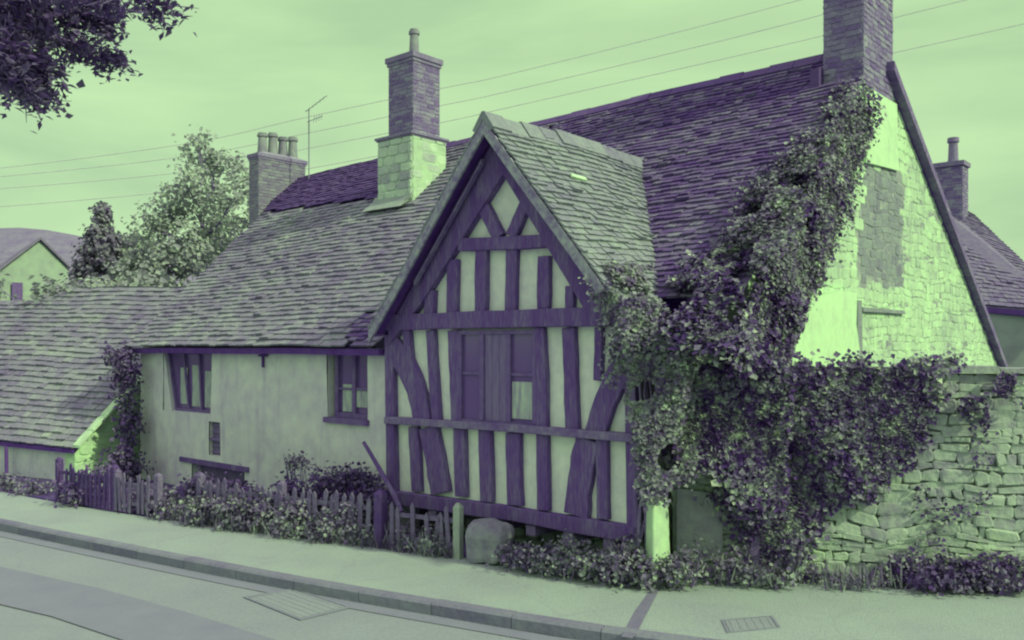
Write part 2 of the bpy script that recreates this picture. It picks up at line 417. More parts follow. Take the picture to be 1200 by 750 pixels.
cover([(845, 727), (905, 722), (915, 736), (852, 742)], .001, 'small rectangular cover set in the pavement beside the stone wall')
# hill behind
g = MB(); nx, ny = 60, 10
for j in range(ny+1):
    for i in range(nx+1):
        x = -190+i*5.2; y = 80+j*14
        hgt = 24.0*math.exp(-((x+95)/70)**2) * min(1, j/6.0) + 1.5*noise.noise(Vector((x*.05, y*.05, 0)))*min(1, j/3)
        g.v.append((x, y, hgt-.4))
for j in range(ny):
    for i in range(nx):
        a = j*(nx+1)+i; g.f.append((a, a+1, a+nx+2, a+nx+1))
struct(g.build('hill', 'hill', smooth=True))

# ================================================================= COTTAGE
cot = thing('cottage', 'long low cottage with stone tiled roof and timber framed gable beside the pavement', 'cottage', H(0, 0, 0))
TL0, TL1, VR = -7.36, -9.0, 4.8
TE = 4.80
def roofz(t, v):
    return 2.50 + .843*(v+.12) + .018*(t)*max(0, v)/4.8 + .045*noise.noise(Vector((t*.35, v*.4, 3))) - .05*math.sin(max(0, min(1, (v/4.8)))*math.pi)
def RP(t, v): return H(t, v, roofz(t, v))
SL = math.hypot(1, .843)
def surf_main(a, s): return RP(a, -.14+s/SL)
LEN = (VR+.14)*SL
def leftedge(s): return TL0 + (TL1-TL0)*min(1, s/LEN) + .05*math.sin(s*3)
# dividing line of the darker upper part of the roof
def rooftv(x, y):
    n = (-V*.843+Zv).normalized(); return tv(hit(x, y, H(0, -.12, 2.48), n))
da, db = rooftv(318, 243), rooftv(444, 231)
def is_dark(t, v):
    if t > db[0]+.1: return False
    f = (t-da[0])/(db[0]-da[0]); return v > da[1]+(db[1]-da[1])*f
def tst(kind):
    def f(a, s):
        v = -.14+s/SL
        dz = 5.2-1.19*abs(a-1.95)           # under the gable roof
        if roofz(a, v) < dz-.12: return False
        if a > W-.1 and v < .50: return False
        if a > 4.15 and v > 4.1: return False
        k = 'dark' if is_dark(a, v) else ('left' if a < -.9+.5*noise.noise(Vector((v*2, a*2, 0))) else 'main')
        return k == kind
    return f
g = MB(); tiles(g, surf_main, leftedge, lambda s: TE+.05, LEN, .135, .21, .024, tst('left')); g.build('roof', 'tile_left', cot)
g = MB(); tiles(g, surf_main, leftedge, lambda s: TE+.05, LEN, .105, .17, .022, tst('main')); g.build('roof', 'tile_main', cot)
def surf_dark(a, s): return surf_main(a, s)+Zv*.05
g = MB(); tiles(g, surf_dark, leftedge, lambda s: TE, LEN, .11, .18, .02, tst('dark')); g.build('upper_roof', 'tile_dark', cot)
# deck under the tiles and the rear slope
g = MB(); K = 30
for i in range(K):
    for j in range(12):
        def q(ii, jj):
            s = .9+(LEN-.9)*jj/12; a = leftedge(s)+(TE-leftedge(s))*ii/K; return surf_main(a, s)-Zv*.03
        g.poly([q(i, j), q(i+1, j), q(i+1, j+1), q(i, j+1)])
BV, BZ = 12.0, 2.1
g.prism([H(TL1, VR, roofz(TL1, VR)-.02), H(TE, VR, roofz(TE, VR)-.02), H(TE, BV, BZ), H(TL1, BV, BZ)],
        [H(TL1, VR, roofz(TL1, VR)-.12), H(TE, VR, roofz(TE, VR)-.12), H(TE, BV, BZ-.1), H(TL1, BV, BZ-.1)])
g.build('roof_deck', 'soffit', cot)
# ridge tiles
g = MB(); a = TL1
while a < 4.2:
    b = a+.42; z0, z1 = roofz(a, VR)+.02, roofz(b, VR)+.02; j = random.uniform(-.01, .01)
    for z, tt in ((0, 0),):
        A = [H(a+.005, VR-.16, z0-.10), H(a+.005, VR, z0+.05+j), H(a+.005, VR+.16, z0-.10), H(a+.005, VR+.13, z0-.14), H(a+.005, VR, z0+.0), H(a+.005, VR-.13, z0-.14)]
        B = [H(b-.005, VR-.16, z1-.10), H(b-.005, VR, z1+.05+j), H(b-.005, VR+.16, z1-.10), H(b-.005, VR+.13, z1-.14), H(b-.005, VR, z1+.0), H(b-.005, VR-.13, z1-.14)]
        g.prism(A, B)
    a = b
g.build('ridge', 'tile_dark', cot)
# eaves board
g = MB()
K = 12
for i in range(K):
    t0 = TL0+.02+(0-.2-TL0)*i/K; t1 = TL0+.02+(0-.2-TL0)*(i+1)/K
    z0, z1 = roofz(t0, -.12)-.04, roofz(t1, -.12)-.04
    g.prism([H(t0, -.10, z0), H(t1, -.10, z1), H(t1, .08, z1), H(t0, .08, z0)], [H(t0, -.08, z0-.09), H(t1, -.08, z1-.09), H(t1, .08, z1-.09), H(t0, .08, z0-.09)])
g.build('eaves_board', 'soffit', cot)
# left verge: slabs under the tile edge and the far left end wall
g = MB()
prism = [H(TL0+.1, .10, -.1), H(TL0+.1, .10, 2.45), H(TL1+.15, VR, roofz(TL1, VR)-.15), H(TL1+.15, 9, 4.0), H(TL1+.15, 9, -.1)]
g.prism(prism, [p+U*.3 for p in prism]); g.build('end_wall', 'plaster', cot)
# -- left wall with openings (t, z rects)
VW = .10
def Lf(x, y): return face(x, y, VW)
w1 = [Lf(192, 413), Lf(246, 412), Lf(248, 480), Lf(201, 481)]
w2 = [Lf(384, 404), Lf(431, 404), Lf(431, 494), Lf(384, 488)]
ve = [Lf(246, 495), Lf(259, 495), Lf(259, 533), Lf(247, 533)]
dr = [Lf(226, 552), Lf(288, 552), Lf(288, 606), Lf(226, 606)]
def rect(q): return (min(p[0] for p in q), max(p[0] for p in q), min(p[1] for p in q), max(p[1] for p in q))
holes = [rect(w1), rect(w2), rect(ve), (rect(dr)[0], rect(dr)[1], -.2, rect(dr)[3])]
ts = sorted({TL0+.12, .05} | {h[0] for h in holes} | {h[1] for h in holes})
g = MB()
for a, b in zip(ts, ts[1:]):
    zs = [(-.2, 2.46)]
    for h in holes:
        if h[0] <= (a+b)/2 <= h[1]:
            nz_ = []
            for z0, z1 in zs:
                if h[3] <= z0 or h[2] >= z1: nz_.append((z0, z1)); continue
                if h[2] > z0: nz_.append((z0, h[2]))
                if h[3] < z1: nz_.append((h[3], z1))
            zs = nz_
    for z0, z1 in zs:
        # subdivided front with a little waviness
        na = max(1, int((b-a)/.25)); nb = max(1, int((z1-z0)/.25))
        def q(i, j):
            t = a+(b-a)*i/na; z = z0+(z1-z0)*j/nb; return H(t, VW+.03*noise.noise(Vector((t*.9, z*1.1, 5)))-.02*(1-z/2.4), z)
        for i in range(na):
            for j in range(nb): g.poly([q(i, j), q(i+1, j), q(i+1, j+1), q(i, j+1)])
        for (p, r_) in (((a, z0), (b, z0)), ((b, z0), (b, z1)), ((b, z1), (a, z1)), ((a, z1), (a, z0))):
            g.poly([H(p[0], VW, p[1]), H(r_[0], VW, r_[1]), H(r_[0], VW+.35, r_[1]), H(p[0], VW+.35, p[1])])
g.build('front_wall', 'plaster', cot)
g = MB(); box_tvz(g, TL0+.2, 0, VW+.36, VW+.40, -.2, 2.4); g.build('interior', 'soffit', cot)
# windows of the left wall
def window(q, mull, name='window', frame_m='frame', fw=.05, v0=None, pane_v=.05, transom=None, reveal=None, curt=None, sill=True):
    v0 = VW+.07 if v0 is None else v0
    c = (sum(p[0] for p in q)/4, sum(p[1] for p in q)/4)
    ins = [(p[0]+(fw if p[0] < c[0] else -fw), p[1]+(fw if p[1] < c[1] else -fw)) for p in q]
    g = MB()
    for i in range(4):
        j = (i+1) % 4; prism_tz(g, [q[i], q[j], ins[j], ins[i]], v0, v0+.07)
    tl, tr, br, bl = ins
    for f in mull:
        a = (tl[0]+(tr[0]-tl[0])*f, tl[1]+(tr[1]-tl[1])*f); b = (bl[0]+(br[0]-bl[0])*f, bl[1]+(br[1]-bl[1])*f); h = fw*.5
        prism_tz(g, [(a[0]-h, a[1]), (a[0]+h, a[1]), (b[0]+h, b[1]), (b[0]-h, b[1])], v0+.004, v0+.06)
    if transom:
        for f in transom:
            a = (tl[0]+(bl[0]-tl[0])*f, tl[1]+(bl[1]-tl[1])*f); b = (tr[0]+(br[0]-tr[0])*f, tr[1]+(br[1]-tr[1])*f)
            prism_tz(g, [(a[0], a[1]-.015), (b[0], b[1]-.015), (b[0], b[1]+.015), (a[0], a[1]+.015)], v0+.012, v0+.05)
    wo = g.build(name, frame_m, cot)
    g = MB(); prism_tz(g, ins, v0+pane_v, v0+pane_v+.006); g.build('pane', 'glass', wo)
    if curt:
        g = MB()
        for (f0, f1, h0, h1) in curt:
            a0, a1 = bl[0]+(br[0]-bl[0])*f0, bl[0]+(br[0]-bl[0])*f1; z0, z1 = bl[1]+(tl[1]-bl[1])*h0, bl[1]+(tl[1]-bl[1])*h1
            n = 10
            for i in range(n):
                x0, x1 = a0+(a1-a0)*i/n, a0+(a1-a0)*(i+1)/n; d0, d1 = .012*(i % 2), .012*((i+1) % 2)
                g.poly([H(x0, v0+pane_v-.025+d0, z0), H(x1, v0+pane_v-.025+d1, z0), H(x1, v0+pane_v-.025+d1, z1), H(x0, v0+pane_v-.025+d0, z1)])
        g.build('curtain', 'curtain', wo)
    return wo
r1 = rect(w1); r2 = rect(w2)
# filler wedge beside the crooked window
g = MB(); prism_tz(g, [(r1[0], r1[3]), (w1[0][0], r1[3]), (w1[3][0], r1[2]), (r1[0], r1[2])], VW+.01, VW+.3); g.build('window_reveal', 'plaster', cot)
window([(w1[0][0], r1[3]), (r1[1], r1[3]), (r1[1], r1[2]), (w1[3][0], r1[2])], [.33, .67], curt=[(.08, .28, .08, .75), (.4, .62, .05, .8), (.74, .96, .05, .7)])
window([(r2[0]+.08, r2[3]), (r2[1], r2[3]), (r2[1], r2[2]+.02), (r2[0]+.08, r2[2]+.02)], [.52], fw=.07, curt=[(.12, .48, .02, .45), (.58, .98, .1, .4)], transom=[.62])
g = MB(); box_tvz(g, r2[0]-.05, r2[1]+.03, VW-.05, VW+.12, r2[2]-.06, r2[2]+.019); g.build('window_sill', 'frame', cot)
r3 = rect(ve)
g = MB(); box_tvz(g, r3[0], r3[1], VW+.06, VW+.1, r3[2], r3[3])
for k in range(5):
    z = r3[2]+(r3[3]-r3[2])*(k+.5)/5; box_tvz(g, r3[0]+.02, r3[1]-.02, VW+.03, VW+.055, z-.02, z+.01)
box_tvz(g, r3[0], r3[1], VW+.0, VW+.028, (r3[2]+r3[3])/2-.04, (r3[2]+r3[3])/2+.01)
g.build('air_vent', 'board', cot)
r4 = rect(dr)
g = MB(); box_tvz(g, Lf(213, 550)[0], Lf(293, 550)[0], VW-.05, VW+.2, r4[3]-.01, r4[3]+.075); g.build('lintel', 'timber', cot)
g = MB()
for k in range(6):
    a = r4[0]+(r4[1]-r4[0])*k/6; box_tvz(g, a+.006, a+(r4[1]-r4[0])/6-.006, VW+.16, VW+.2, -.1, r4[3]-.012)
g.build('cellar_door', 'board', cot)
# iron tie
g = MB(); a = Lf(310, 418)
box_tvz(g, a[0]-.018, a[0]+.018, VW-.045, VW-.012, a[1]-.17, a[1]+.13); box_tvz(g, a[0]-.12, a[0]+.12, VW-.04, VW-.016, a[1]+.0, a[1]+.035)
g.build('wall_tie', 'black_iron', cot)

# -- timber framed gable
APT, APZ = 1.95, 5.20
SLP = 1.19
def underroof(t, d=.14): return APZ-d-SLP*abs(t-APT)
g = MB(); pts = [(0, .5), (W, .5), (W, underroof(W)), (APT, underroof(APT)), (0, underroof(0))]
na = 16
prism_tz(g, pts, .045, .16); g.build('gable_infill', 'infill', cot)
def beam(pxl, width, v0=-.03, v1=.06, name='stud', m='timber', wv=.006):
    """a timber along a pixel line measured on the gable face; width in px at its middle"""
    P = [face(x, y) for x, y in pxl]; mid = face(*pxl[len(pxl)//2]); e = face(pxl[len(pxl)//2][0]+1, pxl[len(pxl)//2][1])
    k = abs(e[0]-mid[0]); vert = abs(P[-1][1]-P[0][1]) > abs(P[-1][0]-P[0][0])*.9
    h = width*.5*(k if vert else 10.66/1040)
    Q = []
    for a, b in zip(P, P[1:]):
        for i in range(4): f = i/4; Q.append((a[0]+(b[0]-a[0])*f, a[1]+(b[1]-a[1])*f))
    Q.append(P[-1]); Lp, Rp = [], []
    sd = random.random()*50
    for i, p in enumerate(Q):
        a, b = Q[max(i-1, 0)], Q[min(i+1, len(Q)-1)]; dx, dz = b[0]-a[0], b[1]-a[1]; l = math.hypot(dx, dz)
        nx_, nz_ = -dz/l, dx/l
        h1 = h*(1+.16*noise.noise(Vector((i*.6, sd, 0)))); h2 = h*(1+.16*noise.noise(Vector((i*.6, sd+9, 0))))
        Lp.append((p[0]+nx_*h1, p[1]+nz_*h1)); Rp.append((p[0]-nx_*h2, p[1]-nz_*h2))
    g = MB(); n = len(Q)
    for i in range(n-1):
        pass
    o = Lp+Rp[::-1]; prism_tz(g, o, v0, v1); ob = g.build(name, m, cot)
    md = ob.modifiers.new('b', 'BEVEL'); md.width = .008; md.segments = 1; md.limit_method = 'ANGLE'
    return ob
VS = -.028
beam([(458, 392), (459, 490), (461, 585)], 10, v0=-.045, name='corner_post')
beam([(740, 372), (741, 500), (743, 628)], 13, v0=-.045, name='corner_post')
beam([(452, 378), (600, 374), (742, 369)], 21, v0=-.07, name='tie_beam', m='timber')
beam([(455, 492), (600, 501), (745, 513)], 9, v0=-.085, name='rail', m='timber_rail')
beam([(452, 581), (600, 601), (748, 627)], 17, v0=-.06, name='sill_beam')
beam([(540, 287), (600, 285), (655, 282)], 15, v0=-.055, name='collar_beam')
for l, wd in (([(477, 386), (481, 432)], 8), ([(485, 500), (489, 576)], 11), ([(505, 387), (508, 440), (512, 492)], 10), ([(532, 387), (534, 440), (536, 495)], 12),
              ([(539, 502), (541, 582)], 13), ([(569, 504), (571, 588)], 14), ([(602, 507), (604, 592)], 17), ([(636, 509), (637, 598)], 13), ([(632, 384), (635, 440), (636, 502)], 13),
              ([(667, 384), (669, 440), (671, 504)], 15), ([(702, 384), (702, 412), (701, 446)], 9), ([(706, 514), (707, 608)], 13),
              ([(504, 372), (505, 340), (506, 345)][:2], 11), ([(530, 368), (531, 304)], 12), ([(564, 366), (565, 292)], 13), ([(599, 364), (600, 292)], 13), ([(637, 362), (638, 300)], 14), ([(668, 362), (668, 335)], 10),
              ([(540, 584), (540, 586)], 1)):
    if wd > 1: beam(l, wd, v0=VS+random.uniform(-.008, .004), name='stud')
beam([(458, 404), (474, 425), (488, 455), (496, 494)], 20, v0=-.038, name='brace')
beam([(503, 500), (510, 535), (517, 578)], 21, v0=-.038, name='brace')
beam([(745, 398), (728, 432), (710, 470), (699, 508)], 24, v0=-.038, name='brace')
beam([(690, 514), (682, 550), (676, 604)], 27, v0=-.038, name='brace')
beam([(566, 240), (577, 262), (586, 279)], 12, v0=-.038, name='strut'); beam([(617, 238), (608, 258), (600, 277)], 12, v0=-.038, name='strut')
# principal rafters
rin = [face(593, 205), face(547, 277), face(497, 356)]
sl_in = 0
g = MB()
prism_tz(g, [rin[0], (APT, underroof(APT, .15)), (-.02, underroof(-.02, .15)), (-.02, underroof(-.02, .15)-.2), rin[2], rin[1]], -.062, .06); g.build('rafter', 'timber', cot)
rir = [face(593, 205), face(634, 272), face(688, 362)]
g = MB()
prism_tz(g, [rir[0], rir[1], rir[2], (W+.02, underroof(W+.02, .15)-.2), (W+.02, underroof(W+.02, .15)), (APT, underroof(APT, .15))], -.063, .06); g.build('rafter', 'timber', cot)
# central window of the gable: dark boards and leaded lights behind three openings
a, b = face(540, 390)[0], face(628, 390)[0]; z1, z0 = face(580, 387)[1], face(580, 497)[1]
m1, m2 = face(566, 440)[0], face(597, 440)[0]
wo = None
g = MB()
box_tvz(g, a-.03, b+.03, -.02, .044, z0-.02, z0+.04); box_tvz(g, a-.03, b+.03, -.02, .044, z1-.05, z1+.0)
for m_ in (a, m1, m2, b): box_tvz(g, m_-.035, m_+.035, -.03, .044, z0+.041, z1-.051)
for (x0, x1) in ((a, m1), (m2, b)): box_tvz(g, x0+.036, x1-.036, -.012, .03, z0+(z1-z0)*.52, z0+(z1-z0)*.52+.035)
wo = g.build('window', 'frame', cot)
g = MB(); box_tvz(g, a+.036, m1-.036, .01, .02, z0+.041, z1-.051); box_tvz(g, m2+.036, b-.036, .01, .02, z0+.041, z1-.051); g.build('pane', 'glass', wo)
g = MB()
for k in range(3):
    x0 = m1+.038+(m2-m1-.076)*k/3; box_tvz(g, x0+.003, x0+(m2-m1-.076)/3-.003, -.008, .015, z0+.042, z1-.052)
g.build('shutter', 'board', wo)
g = MB()
for (x0, x1, h0, h1) in ((m2+.045, b-.045, .04, .46),):
    box_tvz(g, x0, x1, -.004, .006, z0+.04+(z1-z0)*h0, z0+(z1-z0)*h1)
g.build('curtain', 'curtain', wo)
# gable side wall, underside and the dark recess below
g = MB(); box_tvz(g, W-.14, W-.005, .165, 2.0, .3, 2.6); g.build('gable_side', 'infill', cot); g = MB(); box_tvz(g, 0.01, .12, .165, .6, .3, 2.6); g.build('gable_side', 'infill', cot)
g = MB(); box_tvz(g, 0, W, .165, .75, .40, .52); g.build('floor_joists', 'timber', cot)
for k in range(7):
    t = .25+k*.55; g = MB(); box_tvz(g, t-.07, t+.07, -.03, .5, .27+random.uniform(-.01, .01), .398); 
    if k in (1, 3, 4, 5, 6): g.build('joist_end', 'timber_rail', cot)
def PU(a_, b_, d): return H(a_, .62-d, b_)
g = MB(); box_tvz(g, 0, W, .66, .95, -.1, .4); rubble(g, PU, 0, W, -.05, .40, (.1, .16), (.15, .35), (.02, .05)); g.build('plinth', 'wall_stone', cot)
# gable roof
OV = .27
def zg(t, v): return APZ-SLP*abs(t-APT) + .05*noise.noise(Vector((t*.7, v*.9, 8))) + .03*math.sin((v)*1.2)
GS = math.hypot(1, SLP)
for sgn in (-1, 1):
    t_e = -.14 if sgn < 0 else 4.08
    ln_ = abs(t_e-APT)*GS
    def sg(a, s, sgn=sgn, t_e=t_e):
        t = t_e - sgn*s/GS; return H(t, a, zg(t, a))
    def a1(s, sgn=sgn, t_e=t_e):
        t = t_e - sgn*s/GS; z = zg(t, 1); return max(.1, (z-2.50)/.843-.12+.12)
    g = MB(); tiles(g, sg, lambda s: -OV-.03, a1, ln_, .098, .15, .022); g.build('gable_roof', 'tile_dormer', cot)
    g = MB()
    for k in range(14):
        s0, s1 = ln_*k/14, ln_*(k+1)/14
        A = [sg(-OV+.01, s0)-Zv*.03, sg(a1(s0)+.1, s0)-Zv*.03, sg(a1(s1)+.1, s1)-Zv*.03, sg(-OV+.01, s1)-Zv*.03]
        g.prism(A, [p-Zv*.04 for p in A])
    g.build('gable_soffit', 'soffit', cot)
    # bargeboard
    g = MB(); n = 10
    for k in range(n):
        f0, f1 = k/n, (k+1)/n
        t0, t1 = t_e+(APT-t_e)*f0, t_e+(APT-t_e)*f1
        z0_, z1_ = zg(t0, -OV)-.02, zg(t1, -OV)-.02
        prism_tz(g, [(t0, z0_-.17), (t1, z1_-.17), (t1, z1_), (t0, z0_)], -OV-.035, -OV)
    g.build('bargeboard', 'barge', cot)
    g = MB()
    t0, t1 = t_e+(APT-t_e)*.35, t_e+(APT-t_e)*.92
    prism_tz(g, [(t0, zg(t0, 0)-.30), (t1, zg(t1, 0)-.30), (t1, zg(t1, 0)-.24), (t0, zg(t0, 0)-.24)], -.16, -.11)
    g.build('verge_batten', 'timber_rail', cot)
g = MB(); a = -OV-.05
while a < 3.25:
    b = a+.34; j = random.uniform(-.015, .015); zr = APZ+.03*math.sin(a*1.2)+.05*noise.noise(Vector((APT*.7, a*.9, 8)))
    sec = [(-.17, -.16), (-.02, .045), (.02, .045), (.17, -.16), (.12, -.2), (0, -.05), (-.12, -.2)]
    g.prism([H(APT+x, a+.006, zr+y+.03+j) for x, y in sec], [H(APT+x, b-.006, zr+y+.03+j) for x, y in sec]); a = b
g.build('gable_ridge', 'tile_dormer', cot)
# slipped pale tile on the gable roof
nD = (U*SLP+Zv).normalized(); pD = hit(676, 209, H(APT, 0, APZ+.06), nD)
d1 = V; d2 = nD.cross(V)
g = MB(); q = [pD-d1*.14-d2*.02, pD+d1*.16-d2*.035, pD+d1*.17+d2*.02, pD-d1*.12+d2*.035]; g.prism(q, [p+nD*.03 for p in q]); g.build('slipped_tile', 'render_white', cot)
# main front wall to the right of the gable
g = MB(); box_tvz(g, W, TE-.36, .85, 1.1, -.1, 2.85); g.build('front_wall', 'plaster', cot)

# -- right end wall
def PE(a_, b_, d):
    q = Vector((a_*1.3, b_*1.3, 4)); return H(TE-.02+d, a_+.05*noise.noise(q), b_+.07*noise.noise(q+Vector((9, 0, 0))))
def end_ok(v, z):
    top = roofz(TE, v)-.02 if v < VR else roofz(TE, VR)-.02+(BZ-roofz(TE, VR))*(v-VR)/(BV-VR)
    return .8 < v < BV and z < top-.06
g = MB(); pts = [(.8, -.1), (BV, -.1), (BV, BZ-.1), (VR, roofz(TE, VR)-.1), (.8, roofz(TE, .8)-.08)]
g.prism([H(TE-.02, v, z) for v, z in pts], [H(TE-.35, v, z) for v, z in pts])
g.build('end_wall_core', 'mortar', cot)
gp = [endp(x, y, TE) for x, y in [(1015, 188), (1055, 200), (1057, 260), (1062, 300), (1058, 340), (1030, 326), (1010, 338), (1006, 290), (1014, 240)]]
def grey_zone(v, z): return inpoly(v+.12*noise.noise(Vector((v*3, z*3, 0))), z+.15*noise.noise(Vector((v*3, z*3, 7))), gp)  # stones inside this ragged outline get a greyer colour
st0 = random.getstate()
g = MB(); rubble(g, PE, .8, BV, 1.2, 6.9, (.07, .17), (.10, .36), (.0, .012), lambda v, z: end_ok(v, z) and not grey_zone(v, z), joint=.0, jit=.012); g.build('end_wall', 'whitewash', cot)
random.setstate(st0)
g = MB(); rubble(g, PE, .8, BV, 1.2, 6.9, (.07, .17), (.10, .36), (.0, .012), lambda v, z: end_ok(v, z) and grey_zone(v, z), joint=.0, jit=.012); g.build('grey_stones', 'greystone', cot)
# rear verge coping
g = MB(); n = 14
for k in range(n):
    f0, f1 = k/n, (k+1)/n; v0_, v1_ = VR+.3+(BV+.15-VR-.3)*f0, VR+.3+(BV+.15-VR-.3)*f1
    zf = lambda v: roofz(TE, VR)+.03+(BZ-roofz(TE, VR))*(v-VR)/(BV-VR)
    g.prism([H(TE-.3, v0_, zf(v0_)), H(TE+.12, v0_, zf(v0_)), H(TE+.12, v1_-.01, zf(v1_)), H(TE-.3, v1_-.01, zf(v1_))],
            [H(TE-.3, v0_, zf(v0_)-.13), H(TE+.12, v0_, zf(v0_)-.13), H(TE+.12, v1_-.01, zf(v1_)-.13), H(TE-.3, v1_-.01, zf(v1_)-.13)])
g.build('verge_board', 'timber_rail', cot)
# patches of the end wall: white render under the stack, greyer stones below it, bright panel low left
def epoly(px, d0, d1, m, name):
    P = [endp(x, y, TE+.04) for x, y in px]; g = MB(); g.prism([H(TE+d0, v, z) for v, z in P], [H(TE+d1, v, z) for v, z in P]); return g.build(name, m, cot)
epoly([(1016, 100), (1052, 122), (1054, 200), (1040, 196), (1016, 190)], -.01, .03, 'render_white', 'white_render')
epoly([(926, 349), (940, 343), (962, 346), (984, 341), (1000, 344), (999, 380), (1003, 410), (1002, 440), (922, 440), (926, 390)], -.01, .09, 'render_white', 'rendered_panel')
epoly([(1006, 352), (1011, 352), (1012, 440), (1006, 440)], .0, .03, 'greystone', 'pipe_chase')
epoly([(1012, 360), (1060, 364), (1062, 368), (1012, 365)], .0, .035, 'greystone', 'ledge')
# -- chimneys
def brick_stack(t0, t1, v0, v1, z0, z1, name='chimney', m='brick', ch=(.072, .078), ln=(.17, .24), dp=(.004, .012), core='mortar', parent=cot):
    core_ = MB(); box_tvz(core_, t0, t1, v0, v1, z0, z1)
    g = core_
    rubble(g, lambda a_, b_, d: H(a_, v0-d, b_), t0, t1, z0, z1, ch, ln, dp, joint=.004, jit=.003, sink=.0)
    rubble(g, lambda a_, b_, d: H(t1+d, a_, b_), v0, v1, z0, z1, ch, ln, dp, joint=.004, jit=.003, sink=.0)
    rubble(g, lambda a_, b_, d: H(t0-d, a_, b_), v0, v1, z0, z1, ch, ln, dp, joint=.004, jit=.003, sink=.0)
    rubble(g, lambda a_, b_, d: H(a_, v1+d, b_), t0, t1, z0, z1, ch, ln, dp, joint=.004, jit=.003, sink=.0)
    return g.build(name, m, parent)
def cap(t0, t1, v0, v1, z, h, over, par, m='brick', name='cap'):
    g = MB()
    box_tvz(g, t0-over*.5, t1+over*.5, v0-over*.5, v1+over*.5, z, z+h*.4)
    box_tvz(g, t0-over, t1+over, v0-over, v1+over, z+h*.4, z+h)
    a = [H(t0-over, v0-over, z+h), H(t1+over, v0-over, z+h), H(t1+over, v1+over, z+h), H(t0-over, v1+over, z+h)]; c = sum(a, Vector())/4
    g.prism(a, [p.lerp(c, .45)+Zv*.07 for p in a])
    return g.build(name, m, par)
def pot(t, v, z, h, r, par, m='pot'):
    c = H(t, v, 0); g = MB()
    g.tube([c+Zv*(z+h*k) for k in (0, .04, .05, .8, .82, .92, .93, 1.0)], [r*1.2, r*1.2, r, r*.8, r*1.05, r*1.05, r*.85, r*.85], 14); return g.build('chimney_pot', m, par, smooth=False)
# middle chimney
tB, vB = -3.0, 3.1
ch = brick_stack(tB-.68, tB, vB+.05, vB+.73, 6.42, 7.78)
cb = brick_stack(tB-.90, tB+.04, vB-.02, vB+.85, 4.9, 6.36, name='chimney_base', m='brick_pale', ch=(.14, .2), ln=(.2, .4), dp=(.01, .03))
cap(tB-.90, tB+.04, vB-.02, vB+.85, 6.36, .07, .05, cb, m='brick', name='weathering')
cap(tB-.68, tB, vB+.05, vB+.73, 7.76, .16, .05, ch)
pot(tB-.34, vB+.39, 7.97, .52, .10, ch)
g = MB(); g.prism([H(tB-1.0, vB-.12, 5.14), H(tB+.05, vB-.12, 5.14), H(tB+.05, vB-.02, 5.32), H(tB-1.0, vB-.02, 5.32)],
                  [H(tB-1.05, vB-.3, 5.03), H(tB+.05, vB-.3, 5.03), H(tB+.05, vB-.02, 5.24), H(tB-1.05, vB-.02, 5.24)]); g.build('flashing', 'lead', cb)
g = MB(); g.prism([H(tB+.045, vB-.0, 5.1), H(tB+.045, vB+.82, 5.8), H(tB+.045, vB+.82, 6.3), H(tB+.045, vB-.0, 6.3)],
                  [H(tB+.060, vB-.0, 5.1), H(tB+.060, vB+.82, 5.8), H(tB+.060, vB+.82, 6.3), H(tB+.060, vB-.0, 6.3)]); g.build('render_patch', 'whitewash', cb)
# far left chimney with a row of pots
ch = brick_stack(-9.16, -8.77, 3.65, 4.95, 4.6, 6.83, m='brick_mid')
cap(-9.16, -8.77, 3.65, 4.95, 6.83, .13, .04, ch, m='brick')
for k in range(4): pot(-8.96, 3.88+k*.28, 7.0, .48+.05*(k % 2), .12, ch)
# big chimney over the end wall
ch = brick_stack(4.25, 4.80, 4.2, 5.40, 5.95, 8.9, m='brick', ch=(.075, .08))
g = MB(); box_tvz(g, 4.12, 4.245, 4.05, 4.6, 5.8, 6.35); g.build('flashing', 'tile_dark', ch)
cap(4.25, 4.8, 4.2, 5.4, 8.9, .15, .05, ch)
# small pale patch of wall at the foot of the gable corner
pb = gnd(772, 650); 
g = MB()
c0 = hit(757, 600, Vector((0, 9.27, 0)), Vector((0, 1, 0))); c1 = hit(766, 600, Vector((0, 9.10, 0)), Vector((0, 1, 0))); c2 = hit(788, 600, Vector((0, 9.42, 0)), Vector((0, 1, 0)))
prof = [(c0.x, c0.y), (c1.x, c1.y), (c2.x, c2.y), (c2.x-.1, c2.y+.3), (c0.x+.02, c0.y+.3)]
g.prism([(x, y, -.05) for x, y in prof], [(x+(1.45-x)*.15, y+.02, .98) for x, y in prof]); o = fixn(g.build('corner_buttress', 'whitewash', cot)); md = o.modifiers.new('b', 'BEVEL'); md.width = .05; md.segments = 3
o['label'] = 'white painted buttress catching the sun'

# ================================================================= GARDEN WALL
WA, WB = Vector((1.75, 9.66, 0)), Vector((12.5, 7.95, 0)); WD = (WB-WA).normalized(); WN = Vector((WD.y, -WD.x, 0))
WL = (WB-WA).length
gw = thing('stone_wall', 'tall rubble stone garden wall half covered in ivy right of the cottage', 'wall', WA)
def PW(a_, b_, d):
    q = Vector((a_*1.6, b_*1.6, 2)); e = min(1, max(0, b_*2), max(0, (2.2-b_)*2)); return WA+WD*(a_+.06*noise.noise(q+Vector((3, 3, 0))))+WN*(d+.05*noise.noise(Vector((a_*.9, b_*.9, 2)))+.02*noise.noise(q*3))+Zv*(b_+.09*e*noise.noise(q))
g = MB(); A = [PW(0, -.1, -.05), PW(WL, -.1, -.05), PW(WL, -.1, -.4), PW(0, -.1, -.4)]; g.prism(A, [p+Zv*2.3 for p in A]); g.build('wall_core', 'mortar', gw)
g = MB(); rubble(g, PW, 0, WL, -.04, 2.2, (.05, .15), (.07, .36), (.0, .03), joint=.0, jit=.02, sink=.07); g.build('wall_face', 'wall_stone', gw)
g = MB(); a = 0
